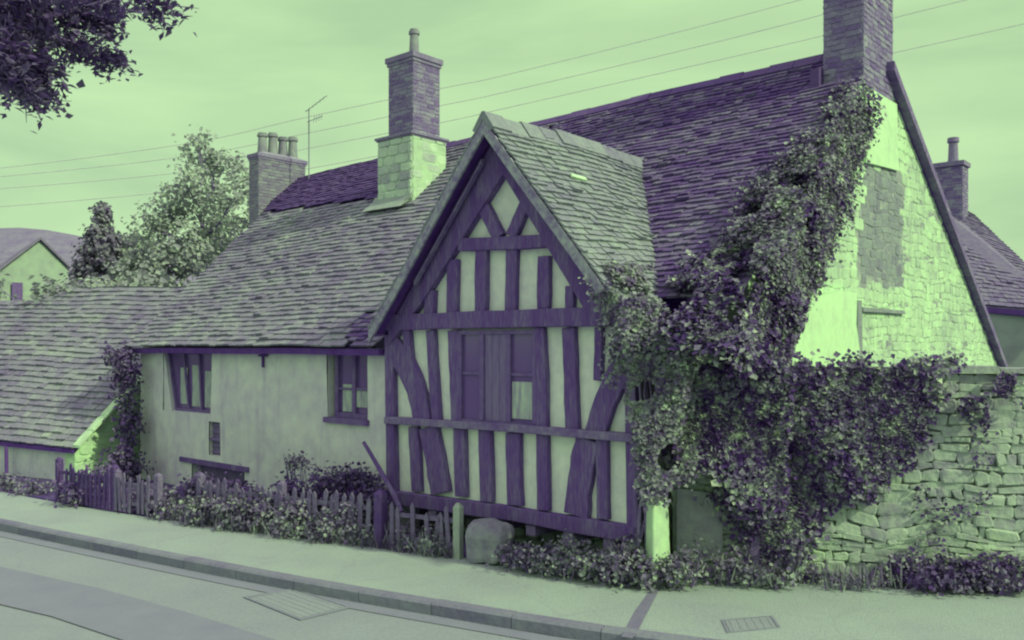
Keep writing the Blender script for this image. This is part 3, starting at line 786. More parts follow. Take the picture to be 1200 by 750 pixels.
while a < WL:
    l = random.uniform(.3, .6); h = random.uniform(.05, .08); z = 2.2+random.uniform(0, .02)
    A = [PW(a+.01, z, .06), PW(min(a+l, WL), z, .06), PW(min(a+l, WL), z, -.42), PW(a+.01, z, -.42)]; g.prism(A, [p+Zv*h for p in A]); a += l
g.build('coping', 'wall_stone', gw)
# smooth grey slab in the wall beside the buttress
A = [hit(x, y, WA+WN*.07, WN) for x, y in [(793, 572), (848, 580), (846, 655), (793, 660)]]
g = MB(); g.prism(A, [p+WN*.03-WN*.08 for p in A]); g.build('rendered_patch', 'greyslab', gw)


# ================================================================= IVY
def region(mb, poly, p, n, cnt, thick, s, keep=-1.0, ns=2.2, stems=None, rnd=1.0):
    """leaves over the part of a surface outlined by poly; clumps stand out from it"""
    xs = [q[0] for q in poly]; ys = [q[1] for q in poly]; n = n.normalized()
    if n.dot(C0-p) < 0: n = -n
    k = 0; tries = 0; cnt = int(cnt*1.3)
    while k < cnt and tries < cnt*12:
        tries += 1
        x, y = random.uniform(min(xs), max(xs)), random.uniform(min(ys), max(ys))
        jx, jy = random.gauss(0, 5)*rnd, random.gauss(0, 5)*rnd
        if not inpoly(x, y, poly): continue
        q = hit(x+jx, y+jy, p, n); v = noise.noise(q*ns)
        if v < keep: continue
        bulge = max(0, .5+noise.noise(q*1.6+Vector((5, 5, 5))))*thick
        q = q + n*(random.random()**.7*bulge+.02)
        leaf(mb, q, n*.7+Vector((0, 0, .5)), s*.86*random.uniform(.6, 1.35)); k += 1
RN = (-V*.843+Zv).normalized(); R0 = H(0, -.12, 2.52)
iv = thing('ivy', 'dark ivy spilling over the cottage roof edge and the top of the stone wall', 'ivy', (2.3, 9.2, 0))
g = MB()
region(g, [(1002, 92), (972, 171), (933, 249), (889, 337), (862, 410), (765, 405), (785, 352), (815, 322), (862, 290), (880, 240), (925, 200), (965, 150), (990, 110)], R0, RN, 9000, .26, .08, keep=-.30, rnd=1.6)
region(g, [(1008, 100), (1010, 150), (988, 215), (965, 285), (942, 335), (925, 380), (922, 435), (850, 440), (845, 405), (885, 337), (930, 249), (968, 171)], H(TE+.03, 0, 0), U, 8000, .22, .08, keep=-.7)
region(g, [(1010, 120), (1012, 170), (1000, 215), (975, 290), (955, 335), (935, 340), (960, 270), (985, 200)], H(TE+.03, 0, 0), U, 500, .1, .06, keep=.05)
o = g.build('leaves', 'ivy', iv); o['label'] = 'ivy on the roof edge and end wall'
g = MB()
region(g, [(1004, 100), (1011, 150), (990, 215), (968, 285), (945, 335), (925, 345), (900, 330), (925, 260), (950, 210), (980, 150)], H(TE+.10, 0, 0), U, 5200, .14, .055, keep=-.5, rnd=1.5)
region(g, [(1000, 110), (975, 180), (935, 245), (900, 320), (868, 330), (872, 262), (930, 205), (972, 150)], R0+RN*.1, RN, 3200, .2, .055, keep=-.2, rnd=2)
region(g, [(800, 400), (838, 400), (820, 480), (800, 560), (775, 560), (790, 480)], Vector((1.9, 9.16, 0)), Vector((-.15, -1, 0)), 2600, .12, .05, keep=-.2, rnd=1.5)
o = g.build('leaves', 'ivy_pale', iv); o['label'] = 'finer paler ivy shoots'
g = MB()
region(g, [(780, 405), (850, 410), (930, 438), (1060, 438), (1092, 440), (1092, 470), (1072, 495), (1045, 540), (1010, 565), (960, 585), (945, 635), (905, 665), (878, 640), (862, 600), (805, 550), (785, 530), (770, 500)], WA+WN*.05, WN, 19000, .15, .08, keep=-.46, rnd=1.9)
region(g, [(1040, 435), (1125, 440), (1120, 490), (1070, 510), (1020, 580), (990, 585), (1000, 540)], WA+WN*.08, WN, 1500, .10, .07, keep=.02, rnd=2.5)
region(g, [(1098, 500), (1135, 490), (1175, 490), (1190, 440), (1160, 450), (1120, 470)], WA+WN*.08, WN, 330, .06, .07, keep=.12)
region(g, [(940, 424), (1120, 422), (1120, 436), (940, 436)], WA+WN*-.1, WN, 500, .08, .06, keep=.05)
region(g, [(1040, 560), (1190, 470), (1196, 650), (960, 672), (955, 640)], WA+WN*.06, WN, 260, .03, .05, keep=.18)
region(g, [(940, 655), (1198, 655), (1198, 690), (940, 684)], WA+WN*.06, WN, 1500, .12, .055, keep=-.12)
region(g, [(772, 392), (855, 400), (925, 440), (912, 600), (866, 600), (850, 560), (805, 545), (780, 500)], Vector((1.9, 9.36, 0)), Vector((-.15, -1, 0)), 7000, .22, .085, keep=-.5)
o = g.build('leaves', 'ivy', iv)
g = MB()
for k in range(26):
    a_ = random.uniform(.75, 1.35); x0 = PW(a_, 0, .05); pts = [x0+WD*(wob((a_, i*.4), 1, .3))+Zv*(i*.3) + WN*.02 for i in range(7)]
    g.tube(pts, [.028*(1-i/9) for i in range(7)], 5)
g.build('stem', 'bark', iv)
cr = thing('climbing_plant', 'paler leafy creeper hanging over the right corner of the timber gable', 'creeper', (1.5, 9.35, 0))
g = MB()
PF = Vector((1.2, 9.12, 0)); NF = Vector((-.12, -1, 0))
region(g, [(738, 352), (790, 362), (800, 400), (800, 455), (790, 520), (775, 585), (755, 580), (748, 520), (738, 470), (742, 420), (728, 392)], PF, NF, 5200, .22, .06, keep=-.38)
region(g, [(722, 385), (750, 380), (735, 440), (712, 462), (712, 420)], PF+Vector((0, .1, 0)), NF, 350, .05, .05, keep=-.1)
region(g, [(700, 318), (738, 340), (775, 375), (792, 385), (785, 335), (765, 325)], H(APT, 0, APZ+.03), U*SLP+Zv, 1100, .12, .06, keep=-.1)
region(g, [(694, 322), (716, 338), (748, 378), (742, 400), (712, 378)], H(0, -OV-.03, 0), V, 900, .12, .05, keep=-.3)
g.build('leaves', 'ivy_pale', cr)
g = MB()
for k in range(5):
    b = Vector((1.36+.02*k, 9.36-.02*k, 0)); g.tube([b+Vector((wob((k, i), .7, .15), 0, i*.4)) for i in range(7)], [.022-.002*i for i in range(7)], 6)
g.build('stem', 'bark', cr)

# ================================================================= TREES
def tree(name, label, cat, base, h, clouds, m, s, trunk_r, limb_to=None, lean=0, group=None):
    base = Vector(base); t = thing(name, label, cat, base, group)
    g = MB(); top = base+Vector((lean, 0, h))
    pts = [base.lerp(top, k/7)+Vector((wob((k, h, base.x), .6, .25*h/8), wob((k, h, base.y+3), .6, .25*h/8), 0)) for k in range(8)]
    g.tube(pts, [trunk_r*(1-.88*k/7) for k in range(8)], 8)
    for c, r, n in clouds:
        c = Vector(c); z = max(base.z+h*.25, c.z-r[2]*1.1); f = min(.95, (z-base.z)/h); st = base.lerp(top, f)
        mid = st.lerp(c, .5)+Vector((0, 0, -.1*r[2])); g.tube([st, mid, c+Vector((0, 0, r[2]*.3))], [trunk_r*.4*(1-f*.6), trunk_r*.25, trunk_r*.06], 6)
        for _ in range(4):
            d = Vector((random.uniform(-1, 1)*r[0], random.uniform(-1, 1)*r[1], random.uniform(-.6, 1)*r[2]))*.85
            g.tube([mid, mid.lerp(c+d, .6)+Vector((0, 0, .05)), c+d], [trunk_r*.16, trunk_r*.09, trunk_r*.02], 5)
    g.build('trunk', 'bark', t)
    g = MB()
    for c, r, n in clouds: cloud(g, c, r, n, s)
    g.build('crown', m, t); return t
# airy tree behind the roof
Y = 29
cl = []
for x, y, rx, ry, n in [(235, 178, 16, 24, 700), (262, 205, 26, 22, 1000), (215, 215, 22, 20, 800), (190, 250, 20, 16, 600), (240, 250, 36, 24, 1400), (275, 240, 26, 30, 1100), (205, 280, 34, 20, 1200), (262, 285, 40, 24, 1400), (170, 268, 12, 10, 250)]:
    c = at(x, y, Y+random.uniform(-1, 1)); k = Y/1040; cl.append((c, (rx*k*1.1, rx*k, ry*k*1.1), int(n*.62)))
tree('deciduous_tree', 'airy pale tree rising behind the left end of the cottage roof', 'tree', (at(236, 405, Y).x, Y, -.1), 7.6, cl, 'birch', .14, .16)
Y = 27
cl = []
for x, y, rx, ry, n in [(305, 165, 9, 10, 150), (345, 160, 8, 10, 150), (330, 240, 1, 1, 10)]:
    pass
# conifer
Y = 31; k = Y/1040; base = at(118, 405, Y); t = thing('conifer_tree', 'dark pointed evergreen tree beside the white gabled house', 'tree', (base.x, Y, -.1))
g = MB(); g.tube([Vector((base.x, Y, -.1)), Vector((base.x, Y, 7.2))], [.22, .03], 8); g.build('trunk', 'bark', t)
g = MB()
for i in range(460):
    f = random.random()**.7; z = 7.35-f*5.6; r = (.12+f*2.2)*random.uniform(.75, 1.15); an = random.random()*6.283
    e = Vector((base.x+math.cos(an)*r, Y+math.sin(an)*r, z-.15*r)); st = Vector((base.x, Y, z+.1))
    for q in range(26):
        p = st.lerp(e, random.random()**.6)+Vector((random.gauss(0, .1), random.gauss(0, .1), random.gauss(0, .09)))
        leaf(g, p, Vector((math.cos(an), math.sin(an), .6)), random.uniform(.09, .2))
g.build('crown', 'conifer', t)
# bushy trees between
Y = 26; k = Y/1040
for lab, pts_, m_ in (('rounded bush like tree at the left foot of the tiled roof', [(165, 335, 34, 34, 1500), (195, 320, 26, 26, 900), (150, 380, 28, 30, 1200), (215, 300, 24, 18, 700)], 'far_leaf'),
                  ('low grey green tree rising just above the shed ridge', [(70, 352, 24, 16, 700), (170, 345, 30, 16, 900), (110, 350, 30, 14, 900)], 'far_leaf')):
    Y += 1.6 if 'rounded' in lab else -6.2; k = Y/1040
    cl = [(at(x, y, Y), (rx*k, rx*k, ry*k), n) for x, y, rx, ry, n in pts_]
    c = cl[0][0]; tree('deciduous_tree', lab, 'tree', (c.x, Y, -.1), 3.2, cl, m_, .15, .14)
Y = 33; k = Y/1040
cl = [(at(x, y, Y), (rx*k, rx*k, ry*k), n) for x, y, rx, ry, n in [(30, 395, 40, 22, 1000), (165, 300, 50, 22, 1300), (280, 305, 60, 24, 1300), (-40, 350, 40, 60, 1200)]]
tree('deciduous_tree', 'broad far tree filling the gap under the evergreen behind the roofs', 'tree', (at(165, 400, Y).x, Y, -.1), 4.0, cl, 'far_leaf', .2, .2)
# overhanging near tree, top left
Y = 5.2; t = thing('overhanging_tree', 'dark leafy branches hanging into the sky at the top left', 'tree', (-5.2, 5.6, -.1))
g = MB(); g.tube([(-5.2, 5.6, -.1), (-5.15, 5.55, 1.5), (-5.0, 5.5, 3.5), (-4.7, 5.4, 5.5), (-4.4, 5.3, 7)], [.26, .22, .19, .14, .06], 10)
tw = MB()
lf = MB()
brs = [((-4.95, 5.5, 3.6), [(-60, 60), (-10, 80), (25, 100), (45, 118)]), ((-4.8, 5.4, 4.6), [(-40, 10), (20, 30), (70, 45), (110, 60), (140, 72)]),
       ((-4.7, 5.4, 5.0), [(-20, -40), (40, -20), (100, -5), (160, -2), (195, 6)]), ((-4.9, 5.45, 4.0), [(-60, 30), (-5, 50), (40, 70), (62, 80)]),
       ((-4.8, 5.4, 4.4), [(-50, 0), (0, 10), (60, 15), (110, 22), (125, 30)]), ((-4.9, 5.45, 3.8), [(-60, 50), (0, 75), (30, 90), (50, 95)]),
       ((-4.7, 5.4, 4.9), [(-30, -30), (30, 0), (90, 5), (130, 12)]), ((-4.9, 5.4, 4.2), [(-40, 40), (10, 55), (20, 80), (30, 105)])]
for st, pts_ in brs:
    Yb = Y+random.uniform(-.4, .4); P = [Vector(st)]+[at(x, y, Yb) for x, y in pts_]
    tw.tube(P, [.035]+[.018*(1-i/len(pts_))+.003 for i in range(len(pts_))], 6)
    for i in range(1, len(P)-1):
        for q in range(34):
            f = random.random(); p = P[i].lerp(P[i+1], f); d = Vector((random.gauss(.3, .6), random.gauss(0, .8), random.gauss(-.35, .6))).normalized()*random.uniform(.05, .2)
            tw.tube([p, p+d*.6, p+d], [.004, .003, .0015], 4, cap=False)
            for _ in range(6):
                leaf(lf, p+d*random.uniform(.3, 1.15)+Vector((random.gauss(0, .02), random.gauss(0, .03), random.gauss(0, .02))), Vector((0, 0, 1)), random.uniform(.035, .075), .5)
for c, r, n in ((at(20, 10, 5.2), (.25, .35, .22), 340), (at(15, 60, 5.2), (.22, .3, .18), 320), (at(-20, 30, 5.2), (.3, .3, .4), 420), (at(60, 22, 5.2), (.2, .25, .13), 100), (at(33, 100, 5.2), (.09, .2, .09), 90)):
    cloud(lf, c, r, n, .05, shell=.6)
g.build('trunk', 'bark', t); tw.build('branch', 'bark', t); lf.build('crown', 'near_leaf', t)

# ================================================================= NEIGHBOURING BUILDINGS
# low outbuilding on the left
ob = thing('outbuilding', 'low stone shed with a big mossy stone tiled roof at the left edge', 'shed', gnd(0, 578))
q0 = at(-260, 490, 20.6); q1 = at(86, 526, 16.2)          # eave line
e = (q1-q0); e.z = 0; el = e.length; eu = e.normalized(); ev = Vector((-eu.y, eu.x, 0))
if ev.y < 0: ev = -ev
EZ0, EZ1 = q0.z, q1.z
def OS(a_, s):       # a along the eave, s up the slope
    z = EZ0+(EZ1-EZ0)*a_/el + s*.70 + .04*noise.noise(Vector((a_*.5, s*.6, 1))); p = Vector((q0.x, q0.y, 0))+eu*a_+ev*(s*.714); return Vector((p.x, p.y, z))
vlean = .42
def a1o(s): return el + s*.10
g = MB(); tiles(g, OS, lambda s: max(0, (s-2.7))*2.2+2.2*(s > 3.9), a1o, 4.5, .15, .24, .028); g.build('roof', 'tile_left', ob)
g = MB(); A = [OS(0, 0), OS(el, 0), OS(a1o(4.5), 4.5), OS(6.0, 4.5), OS(4, 3.9), OS(0, 2.7)]; g.prism([p-Zv*.03 for p in A], [p-Zv*.09 for p in A])
A = [OS(6, 4.5), OS(a1o(4.5), 4.5)]; B = [p+ev*3.4-Zv*3.1 for p in A]; g.prism([A[0], A[1], B[1], B[0]], [p-Zv*.08 for p in (A[0], A[1], B[1], B[0])]); g.build('roof_deck', 'soffit', ob)
g = MB(); wd_ = ev*.12
A = [OS(0, 0)+wd_, OS(el-.12, 0)+wd_]
g.prism([Vector((A[0].x, A[0].y, -.4)), Vector((A[1].x, A[1].y, -.4)), Vector((A[1].x, A[1].y, EZ1-.02)), Vector((A[0].x, A[0].y, EZ0-.02))],
        [Vector((A[0].x, A[0].y, -.4))+ev*.3, Vector((A[1].x, A[1].y, -.4))+ev*.3, Vector((A[1].x, A[1].y, EZ1+.2))+ev*.3, Vector((A[0].x, A[0].y, EZ0+.2))+ev*.3]); g.build('wall', 'plaster', ob)
# its end wall under the verge
P_ = [OS(el-.1, .15), OS(a1o(4.4)-.1, 4.4)]; b0, b1 = Vector((P_[0].x, P_[0].y, -.4)), Vector((P_[1].x, P_[1].y, -.4))
g = MB(); g.prism([b0, b1, P_[1]-Zv*.1, P_[0]-Zv*.05], [p-eu*.25 for p in (b0, b1, P_[1]-Zv*.1, P_[0]-Zv*.05)])
dd = (b1-b0).normalized(); dl = (b1-b0).length
def po(a_, b_, d): return b0+dd*a_+Vector((dd.y, -dd.x, 0))*d+Zv*(b_+.2)
rubble(g, po, 0, dl, -.1, 4, (.12, .2), (.15, .4), (.01, .03), lambda a_, z: z < P_[0].z-.1+(P_[1].z-P_[0].z)*a_/dl, joint=.004); g.build('end_wall', 'whitewash', ob)
g = MB(); n = 12
for i in range(n):
    s0, s1 = 4.5*i/n, 4.5*(i+1)/n-.02; A = [OS(a1o(s0)-.02, s0), OS(a1o(s0)+.16, s0), OS(a1o(s1)+.16, s1), OS(a1o(s1)-.02, s1)]; g.prism([p+Zv*.02 for p in A], [p+Zv*.07 for p in A])
g.build('verge_coping', 'whitewash', ob)
g = MB(); x0 = at(10, 540, 15.9)
g.tube([at(9, 523, 17.0)-Vector((0, .05, 0)), at(10, 580, 17.0)-Vector((0, .05, 0))], .035, 8); g.build('drainpipe', 'black_iron', ob)
# distant white gabled house
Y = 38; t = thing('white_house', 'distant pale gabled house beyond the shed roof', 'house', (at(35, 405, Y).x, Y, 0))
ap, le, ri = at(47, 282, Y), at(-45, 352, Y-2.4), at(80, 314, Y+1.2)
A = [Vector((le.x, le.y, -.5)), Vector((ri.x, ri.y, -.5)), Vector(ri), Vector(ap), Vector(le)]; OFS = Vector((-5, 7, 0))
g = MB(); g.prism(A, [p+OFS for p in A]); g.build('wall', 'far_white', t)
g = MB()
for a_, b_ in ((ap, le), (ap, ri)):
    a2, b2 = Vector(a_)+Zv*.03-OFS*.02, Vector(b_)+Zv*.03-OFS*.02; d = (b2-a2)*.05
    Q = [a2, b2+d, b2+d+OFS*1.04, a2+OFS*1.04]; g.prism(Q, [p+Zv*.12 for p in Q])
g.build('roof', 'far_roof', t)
g = MB(); fd = (ri-le); fd.z = 0; fd.normalize(); fn = Vector((fd.y, -fd.x, 0)); c = hit(20, 345, ap, fn)
Q = [c+fd*x+Zv*z for x, z in ((-.22, -.9), (.22, -.9), (.22, .5), (-.22, .5))]; g.prism([p+fn*.03 for p in Q], [p-fn*.03 for p in Q])
wd2 = g.build('window', 'frame', t)
# house behind on the right
def K_(x, y, Y_): return at(x, y, Y_)
t = thing('tiled_house', 'house with dark tiled roof and chimney behind the white end wall at right', 'house', at(1160, 405, 22)*1.0)
t.location.z = 0
ea, eb = at(1140, 357, 20.5), at(1262, 366, 19.5); ra, rb = at(1078, 225, 24.5), at(1135, 248, 24.2); rc = at(1262, 352, 20.6)
def HS(a_, s):
    f = s/5.0; return ea.lerp(eb, a_/3)*(1-f) + at(1075, 215, 25).lerp(at(1142, 253, 24), a_/3)*f
# hipped slope as courses of tiles
g = MB(); tiles(g, HS, lambda s: -.6, lambda s: 3.0, 5.0, .16, .2, .02); g.build('roof', 'far_roof', t)
tops = [HS(-.6, 5), HS(3, 5)]
g = MB(); A = [HS(-.6, 0), HS(3, 0), HS(3, 5), HS(-.6, 5)]; g.prism([p-Zv*.02 for p in A], [p-Zv*.12 for p in A])
B = [HS(3, 5), HS(3, 0), HS(3, 0)+Vector((1.2, 3.2, 0)), HS(3, 5)+Vector((.3, 2.5, -.1))]; g.prism([p-Zv*.0 for p in B], [p-Zv*.1 for p in B])
g.build('roof_deck', 'far_roof', t)
g = MB(); A = [ea+Vector((-.8, .25, -.1)), eb+Vector((-.05, .25, -.1)), Vector((eb.x-.05, eb.y+.25, -.1)), Vector((ea.x-.8, ea.y+.25, -.1))]; g.prism(A, [p+Vector((.3, 3, 0)) for p in A]); g.build('wall', 'far_white', t)
g = MB(); A = [HS(-.6, 0)-Zv*.05, HS(3, 0)-Zv*.05, HS(3, 0)-Zv*.17, HS(-.6, 0)-Zv*.17]; g.prism(A, [p+Vector((.05, -.1, 0)) for p in A]); g.build('gutter', 'black_iron', t)
# its chimney
cc = at(1128, 250, 23.4)
def CX(a_, b_, z): return Vector((cc.x, cc.y, 0))+U*a_+V*b_+Zv*z
g = MB(); zt = at(1128, 193, 23.4).z; zb = zt-2.2
A = [CX(-.8, 0, zb), CX(0, 0, zb), CX(0, .55, zb), CX(-.8, .55, zb)]; g.prism(A, [p+Zv*2.2 for p in A])
rubble(g, lambda a_, b_, d: CX(a_, -d, b_), -.8, 0, zb, zt, (.075, .08), (.17, .24), (.004, .012), joint=.004, jit=.003, sink=0)
rubble(g, lambda a_, b_, d: CX(d, a_, b_), 0, .55, zb, zt, (.075, .08), (.17, .24), (.004, .012), joint=.004, jit=.003, sink=0)
chn = g.build('chimney', 'brick', t)
g = MB(); A = [CX(-.85, -.05, zt), CX(.05, -.05, zt), CX(.05, .6, zt), CX(-.85, .6, zt)]; g.prism(A, [p+Zv*.12 for p in A]); g.build('cap', 'brick', chn)
g = MB(); c = CX(-.3, .28, zt+.12); g.tube([c+Zv*k for k in (0, .05, .06, .55, .56, .68)], [.17, .17, .13, .11, .15, .14], 14); g.build('chimney_pot', 'brick', chn)

# ================================================================= WIRES, AERIAL
def wire(pts, lab):
    P = []
    for x, y in pts:
        f = (x+150)/1500; Y = 46-22*f; P.append(at(x, y, Y))
    cu = MB(); sp = smooth([(p.x, p.y, p.z) for p in P], 8) if False else []
    Q = []
    for i in range(len(P)-1):
        p0, p1, p2, p3 = [P[max(0, min(len(P)-1, i+d))] for d in (-1, 0, 1, 2)]
        for q in range(8):
            s = q/8; Q.append(.5*((2*p1)+(p2-p0)*s+(2*p0-5*p1+4*p2-p3)*s*s+(3*p1-p0-3*p2+p3)*s**3))
    Q.append(P[-1]); cu.tube(Q, [.010+.010*(q.y-24)/24 for q in Q], 5); tag(cu.build('overhead_wire', 'wire'), lab, 'wire', 'overhead wires crossing the sky')
wire([(-150, 210), (0, 197), (220, 168), (365, 136), (520, 103), (600, 86), (900, 10), (1350, -115)], 'topmost of the overhead wires crossing the sky')
wire([(-150, 217), (0, 207), (220, 183), (365, 155), (520, 123), (600, 106), (900, 34), (1350, -90)], 'second overhead wire from the top crossing the sky')
wire([(-150, 230), (0, 221), (220, 201), (365, 173), (520, 143), (600, 125), (900, 57), (1047, 21), (1350, -55)], 'third overhead wire from the top crossing the sky')
wire([(-150, 248), (0, 242), (220, 222), (365, 197), (520, 168), (600, 154), (900, 95), (1047, 62), (1200, 28), (1350, -8)], 'lowest overhead wire, passing just behind the roof ridge')
Y = 20.8; b = at(362, 222, Y)
ae = thing('aerial', 'thin television aerial on a mast beside the chimney with four pots', 'aerial', b)
g = MB(); g.tube([b, at(362, 128, Y)], .014, 6); g.build('mast', 'iron', ae)
g = MB(); a0, a1_ = at(358, 131, Y-.1), at(383, 112, Y+.2); g.tube([a0, a1_], .009, 5)
for k in range(6):
    p = a0.lerp(a1_, (k+.5)/6); g.tube([p-Vector((.02, .15, .05)), p+Vector((.02, .15, .05))], .005, 4)
g.build('antenna', 'iron', ae)
g = MB(); a0, a1_ = at(360, 143, Y), at(378, 136, Y-.2); g.tube([a0, a1_], .009, 5)
for k in range(4):
    p = a0.lerp(a1_, .45+k*.16); g.tube([p-Vector((0, .05, .09)), p+Vector((0, .05, .09))], .008, 4)
g.build('antenna', 'iron', ae)

# ================================================================= FENCE, GATE, GARDEN
def fence(a, b, n, lab, m, hgt, name='picket_fence', cat='fence', posts=(0, 1), var=.11, zb=0.03, mp=None):
    a, b = Vector(a), Vector(b); d = (b-a).normalized(); nn = Vector((d.y, -d.x, 0)); t = thing(name, lab, cat, a)
    for z in (hgt*.28, hgt*.78):
        g = MB(); A = [a-nn*.0+Zv*(z-.025), b+Zv*(z-.025), b+Zv*(z+.025), a+Zv*(z+.025)]; g.prism(A, [p-nn*.03 for p in A]); g.build('rail', m, t)
    L_ = (b-a).length; p_w = L_/n
    for k in range(n):
        if random.random() < .10: continue
        c = a+d*((k+.5)*p_w); w_ = p_w*.27; h = hgt*random.uniform(1-var, 1+var); lean = random.gauss(0, .022); lo_ = zb
        f = nn*.004
        A = [c-d*w_+Zv*lo_, c+d*w_+Zv*lo_, c+d*(w_+lean)+Zv*(h-.05), c+d*lean+Zv*h, c-d*(w_-lean)+Zv*(h-.05)]
        g = MB(); g.prism([p+f for p in A], [p+f+nn*.018 for p in A]); g.build('picket', m, t)
    for s in posts:
        c = a.lerp(b, s); g = MB(); r = .045
        A = [c+d*r+nn*r, c-d*r+nn*r, c-d*r-nn*r, c+d*r-nn*r]; A = [p-nn*.05 for p in A]
        g.prism(A, [p+Zv*(hgt*1.08) for p in A]); g.prism([p+Zv*(hgt*1.08) for p in A], [p.lerp(c-nn*.05, .7)+Zv*(hgt*1.08+.04) for p in A]); g.build('post', mp or m, t)
    return t
pt = lambda x, y: gnd(x, y)
fence(pt(66, 588), pt(131, 600), 13, 'dark weathered picket fence in front of the shed wall', 'picket_dark', .62)
fence(pt(134, 600), pt(182, 607), 9, 'short run of grey pickets between the dark fence and the cottage wall', 'picket', .56)
fence(pt(232, 611), pt(436, 640), 26, 'long picket fence overgrown with shrubs along the cottage garden', 'picket', .60, posts=(0, .5))
fence(pt(456, 643), pt(532, 653), 9, 'grey picket gate at the pavement edge below the gable', 'picket', .55, name='picket_gate', cat='gate', posts=())
# gate posts
def post(x, y, h, r, m, lab, tip=True):
    c = gnd(x, y); t = MB()
    d = Vector((.86, -.5, 0)); nn = Vector((d.y, -d.x, 0))
    A = [c+d*r+nn*r, c-d*r+nn*r, c-d*r-nn*r, c+d*r-nn*r]; t.prism(A, [p+Zv*h for p in A]); t.prism([p+Zv*h for p in A], [p.lerp(c, .6)+Zv*(h+.05) for p in A])
    tag(t.build('gate_post', m, org=c), lab, 'gate post')
post(446, 641, .66, .06, 'picket_dark', 'thick dark gate post between the long fence and the gate')
post(537, 654, .60, .045, 'picket_pale', 'pale bleached gate post at the right end of the gate')
# leaning pole
g = MB(); g.tube([at(426, 518, 11.6), at(442, 545, 11.5), at(462, 580, 11.3), at(470, 600, 11.2)], [.025, .03, .035, .035], 7); tag(g.build('leaning_pole', 'timber'), 'dark wooden pole leaning against the corner of the timber gable', 'pole')
# stone block under the gable
c = gnd(565, 654); g = MB()
P_ = [at(545, 612, 10.2), at(588, 616, 10.0), at(594, 655, 10.0), at(545, 652, 10.2)]
bu_, bw = (P_[1]-P_[0]), Vector((.15, .35, 0)); bu_.z = 0; nb = 8
def BP(i, j, k):
    p = P_[0]+bu_*(i/nb)+bw*(j/nb); p.z = P_[0].z*(k/nb)
    c_ = P_[0]+bu_*.5+bw*.5; c_.z = P_[0].z*.5; d = p-c_
    e_ = (abs(i/nb-.5)*2)**4+(abs(j/nb-.5)*2)**4+(abs(k/nb-.5)*2)**4
    return p-d*.09*max(0, e_-1)+d.normalized()*.05*noise.noise(p*5)
for f_ in (lambda a, b: (a, 0, b), lambda a, b: (a, nb, b), lambda a, b: (0, a, b), lambda a, b: (nb, a, b), lambda a, b: (a, b, nb)):
    for a in range(nb):
        for b in range(nb): g.poly([BP(*f_(a, b)), BP(*f_(a+1, b)), BP(*f_(a+1, b+1)), BP(*f_(a, b+1))])
o = g.build('stone_block', 'greyslab')
tag(o, 'grey stone block under the gable beside the pale gate post', 'stone block')
def bush(name, lab, cat, blobs, m, s, stems=10, group=None, spikes=0):
    c = blobs[0][0]; t = thing(name, lab, cat, (c.x, c.y, 0), group); g = MB()
    for p, r, n in blobs: cloud(g, p, r, n, s, shell=.7)
    for _ in range(spikes):
        p, r, n = random.choice(blobs); q = p+Vector((random.uniform(-1, 1)*r[0], random.uniform(-1, 1)*r[1], -r[2])); q.z = max(0, q.z)
        spiky(g, q, Vector((random.gauss(0, .35), random.gauss(0, .35), 1)), random.uniform(.12, .3))
    g.build('foliage', m, t)
    if not stems: return t
    g = MB()
    for _ in range(stems):
        p, r, n = random.choice(blobs); e = p+Vector((random.uniform(-1, 1)*r[0], random.uniform(-1, 1)*r[1], random.uniform(0, 1)*r[2])); st = Vector((p.x+random.uniform(-.2, .2)*r[0], p.y, 0))
        g.tube([st, st.lerp(e, .5)+Vector((random.gauss(0, .04), 0, .05)), e], [.012, .008, .004], 5)
    g.build('stem', 'bark', t); return t
def B(x, y, Y_, rx, ry, n): k = Y_/1040; return (at(x, y, Y_), (rx*k, rx*k*.8, ry*k), n)
bush('shrub', 'tangled shrub behind the long fence against the plaster wall', 'shrub', [B(345, 592, 12.2, 30, 26, 1100), B(385, 578, 12.2, 26, 22, 900), B(310, 605, 12.4, 26, 20, 800)], 'shrub_dark', .07, 20, spikes=40)
bush('shrub', 'dark twiggy shrub between the leaning pole and the small window', 'shrub', [B(412, 575, 11.9, 26, 26, 900), B(438, 590, 11.6, 18, 22, 700), B(425, 560, 11.9, 18, 14, 250)], 'shrub_dark', .06, 26, spikes=30)
bush('shrub', 'shrub growing in front of the low cellar door', 'shrub', [B(250, 582, 12.9, 24, 24, 800), B(282, 590, 12.7, 20, 26, 800), B(232, 570, 13, 12, 18, 250)], 'shrub_dark', .07, 16, spikes=30)
bush('shrub', 'pale bushy plant at the foot of the left corner of the wall', 'shrub', [B(205, 592, 13.3, 26, 16, 900), B(178, 588, 13.4, 14, 14, 400)], 'weed', .07, 10, spikes=40)
bush('shrub', 'thin straggly plant reaching up the plaster wall', 'shrub', [B(352, 548, 12.6, 20, 14, 130), B(340, 540, 12.6, 12, 10, 60)], 'weed', .05, 14)
bush('climbing_shrub', 'dark creeper on the wall corner between shed and cottage', 'creeper', [B(146, 440, 16.4, 9, 28, 600), B(150, 500, 16.4, 9, 30, 500), B(146, 545, 16.0, 14, 24, 700), B(140, 415, 16.6, 12, 12, 300)], 'shrub_dark', .08, 10)
bush('shrub', 'low bush behind the dark weathered fence', 'shrub', [B(95, 580, 14.0, 26, 14, 600), B(120, 560, 14.8, 24, 16, 600)], 'shrub_dark', .07, 8)
bush('shrub', 'leafy bush behind the short run of grey pickets', 'shrub', [B(152, 590, 13.9, 18, 12, 500), B(168, 600, 13.4, 12, 8, 300)], 'shrub_dark', .06, 8)
bush('shrub', 'small bush at the foot of the shed wall', 'shrub', [B(40, 575, 15.0, 22, 8, 400), B(8, 566, 15.3, 14, 8, 250)], 'weed', .06, 5)
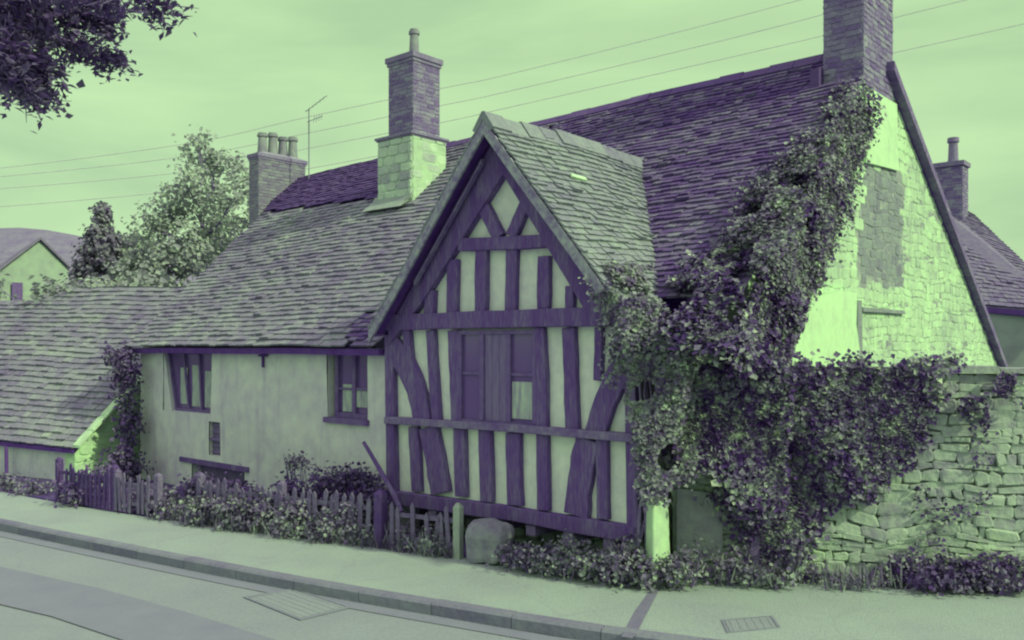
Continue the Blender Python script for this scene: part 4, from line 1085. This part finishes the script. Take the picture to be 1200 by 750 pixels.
# low planting in front of the gable
bush('flowering_plant', 'low pale leaved plants spilling onto the pavement under the gable', 'plant', [B(622, 656, 9.75, 20, 12, 500), B(655, 655, 9.6, 22, 14, 600), B(690, 663, 9.45, 22, 14, 600), B(672, 645, 9.6, 10, 12, 200), B(600, 652, 9.9, 14, 8, 250)], 'weed', .05, 10, spikes=60)
bush('flowering_plant', 'leafy clump around the foot of the white buttress', 'plant', [B(725, 666, 9.25, 22, 16, 600), B(755, 672, 9.15, 22, 14, 600), B(790, 668, 9.15, 22, 14, 500), B(735, 645, 9.3, 12, 14, 250), B(810, 655, 9.2, 12, 18, 200)], 'weed', .05, 12, spikes=60)
bush('flowering_plant', 'plants at the foot of the ivy covered stone wall', 'plant', [B(855, 665, 9.25, 24, 14, 400), B(905, 672, 9.15, 28, 10, 400), B(930, 655, 9.2, 14, 12, 200)], 'weed', .05, 8, spikes=50)
bush('flowering_plant', 'dark leafy weeds at the foot of the bare stone wall', 'plant', [B(1100, 678, 9.0, 26, 9, 500), B(1140, 672, 9.0, 26, 12, 500), B(1180, 680, 8.95, 24, 9, 400)], 'shrub_dark', .055, 8, spikes=50)
bush('grass_tuft', 'thin weeds along the base of the stone wall between the two planted clumps', 'weeds', [B(980, 684, 9.15, 26, 3, 120), B(1030, 684, 9.1, 26, 3, 120)], 'weed', .04, 0, spikes=90)
bush('shrub', 'tall untidy growth at the left end of the long picket fence', 'shrub', [B(205, 600, 12.9, 24, 16, 800), B(240, 600, 12.4, 22, 22, 800), B(275, 604, 12.1, 22, 22, 800)], 'weed', .055, 10, spikes=160)
bush('shrub', 'grey green weeds growing through the picket gate', 'shrub', [B(478, 632, 10.85, 16, 14, 350), B(510, 636, 10.6, 14, 14, 300)], 'weed', .045, 8, spikes=120)
bush('shrub', 'leafy growth pushing through the middle of the long picket fence', 'shrub', [B(305, 604, 11.95, 24, 22, 900), B(345, 610, 11.65, 26, 22, 1000), B(385, 616, 11.35, 22, 20, 800)], 'weed', .05, 8, spikes=200)
bush('shrub', 'leafy growth pushing through the long picket fence beside the thick gate post', 'shrub', [B(415, 610, 11.3, 16, 20, 600), B(430, 628, 11.15, 12, 10, 300), B(400, 600, 11.6, 14, 14, 350)], 'weed', .05, 8, spikes=40)
# fence foliage on the pavement side: tufts
g = MB()
for i in range(2600):
    f = random.random(); x = 190+f*340; y = 608+ (x-190)*.137; p = gnd(x, y)+Vector((random.gauss(0, .04), random.gauss(.06, .06), 0))
    spiky(g, p, Vector((random.gauss(0, .4), random.gauss(0, .4), 1)), random.uniform(.06, .28)*(1.2 if random.random() < .2 else .8))
tag(g.build('grass', 'weed', org=gnd(300, 622)), 'rough grass and weeds along the foot of the picket fence', 'grass', kind='stuff')

# ---- repeats of a kind share a group
GR = {'shrub': 'shrubs in the cottage front garden', 'plant': 'low plants at the foot of the walls', 'fence': 'picket fences along the pavement', 'gate post': 'posts beside the picket gate',
      'tree': 'trees behind and above the roofs', 'manhole cover': 'covers set in the road and pavement', 'creeper': 'creepers climbing on the walls'}
for o in sc.objects:
    if o.parent is None and o.get('category') in GR and not o.get('group'): o['group'] = GR[o['category']]
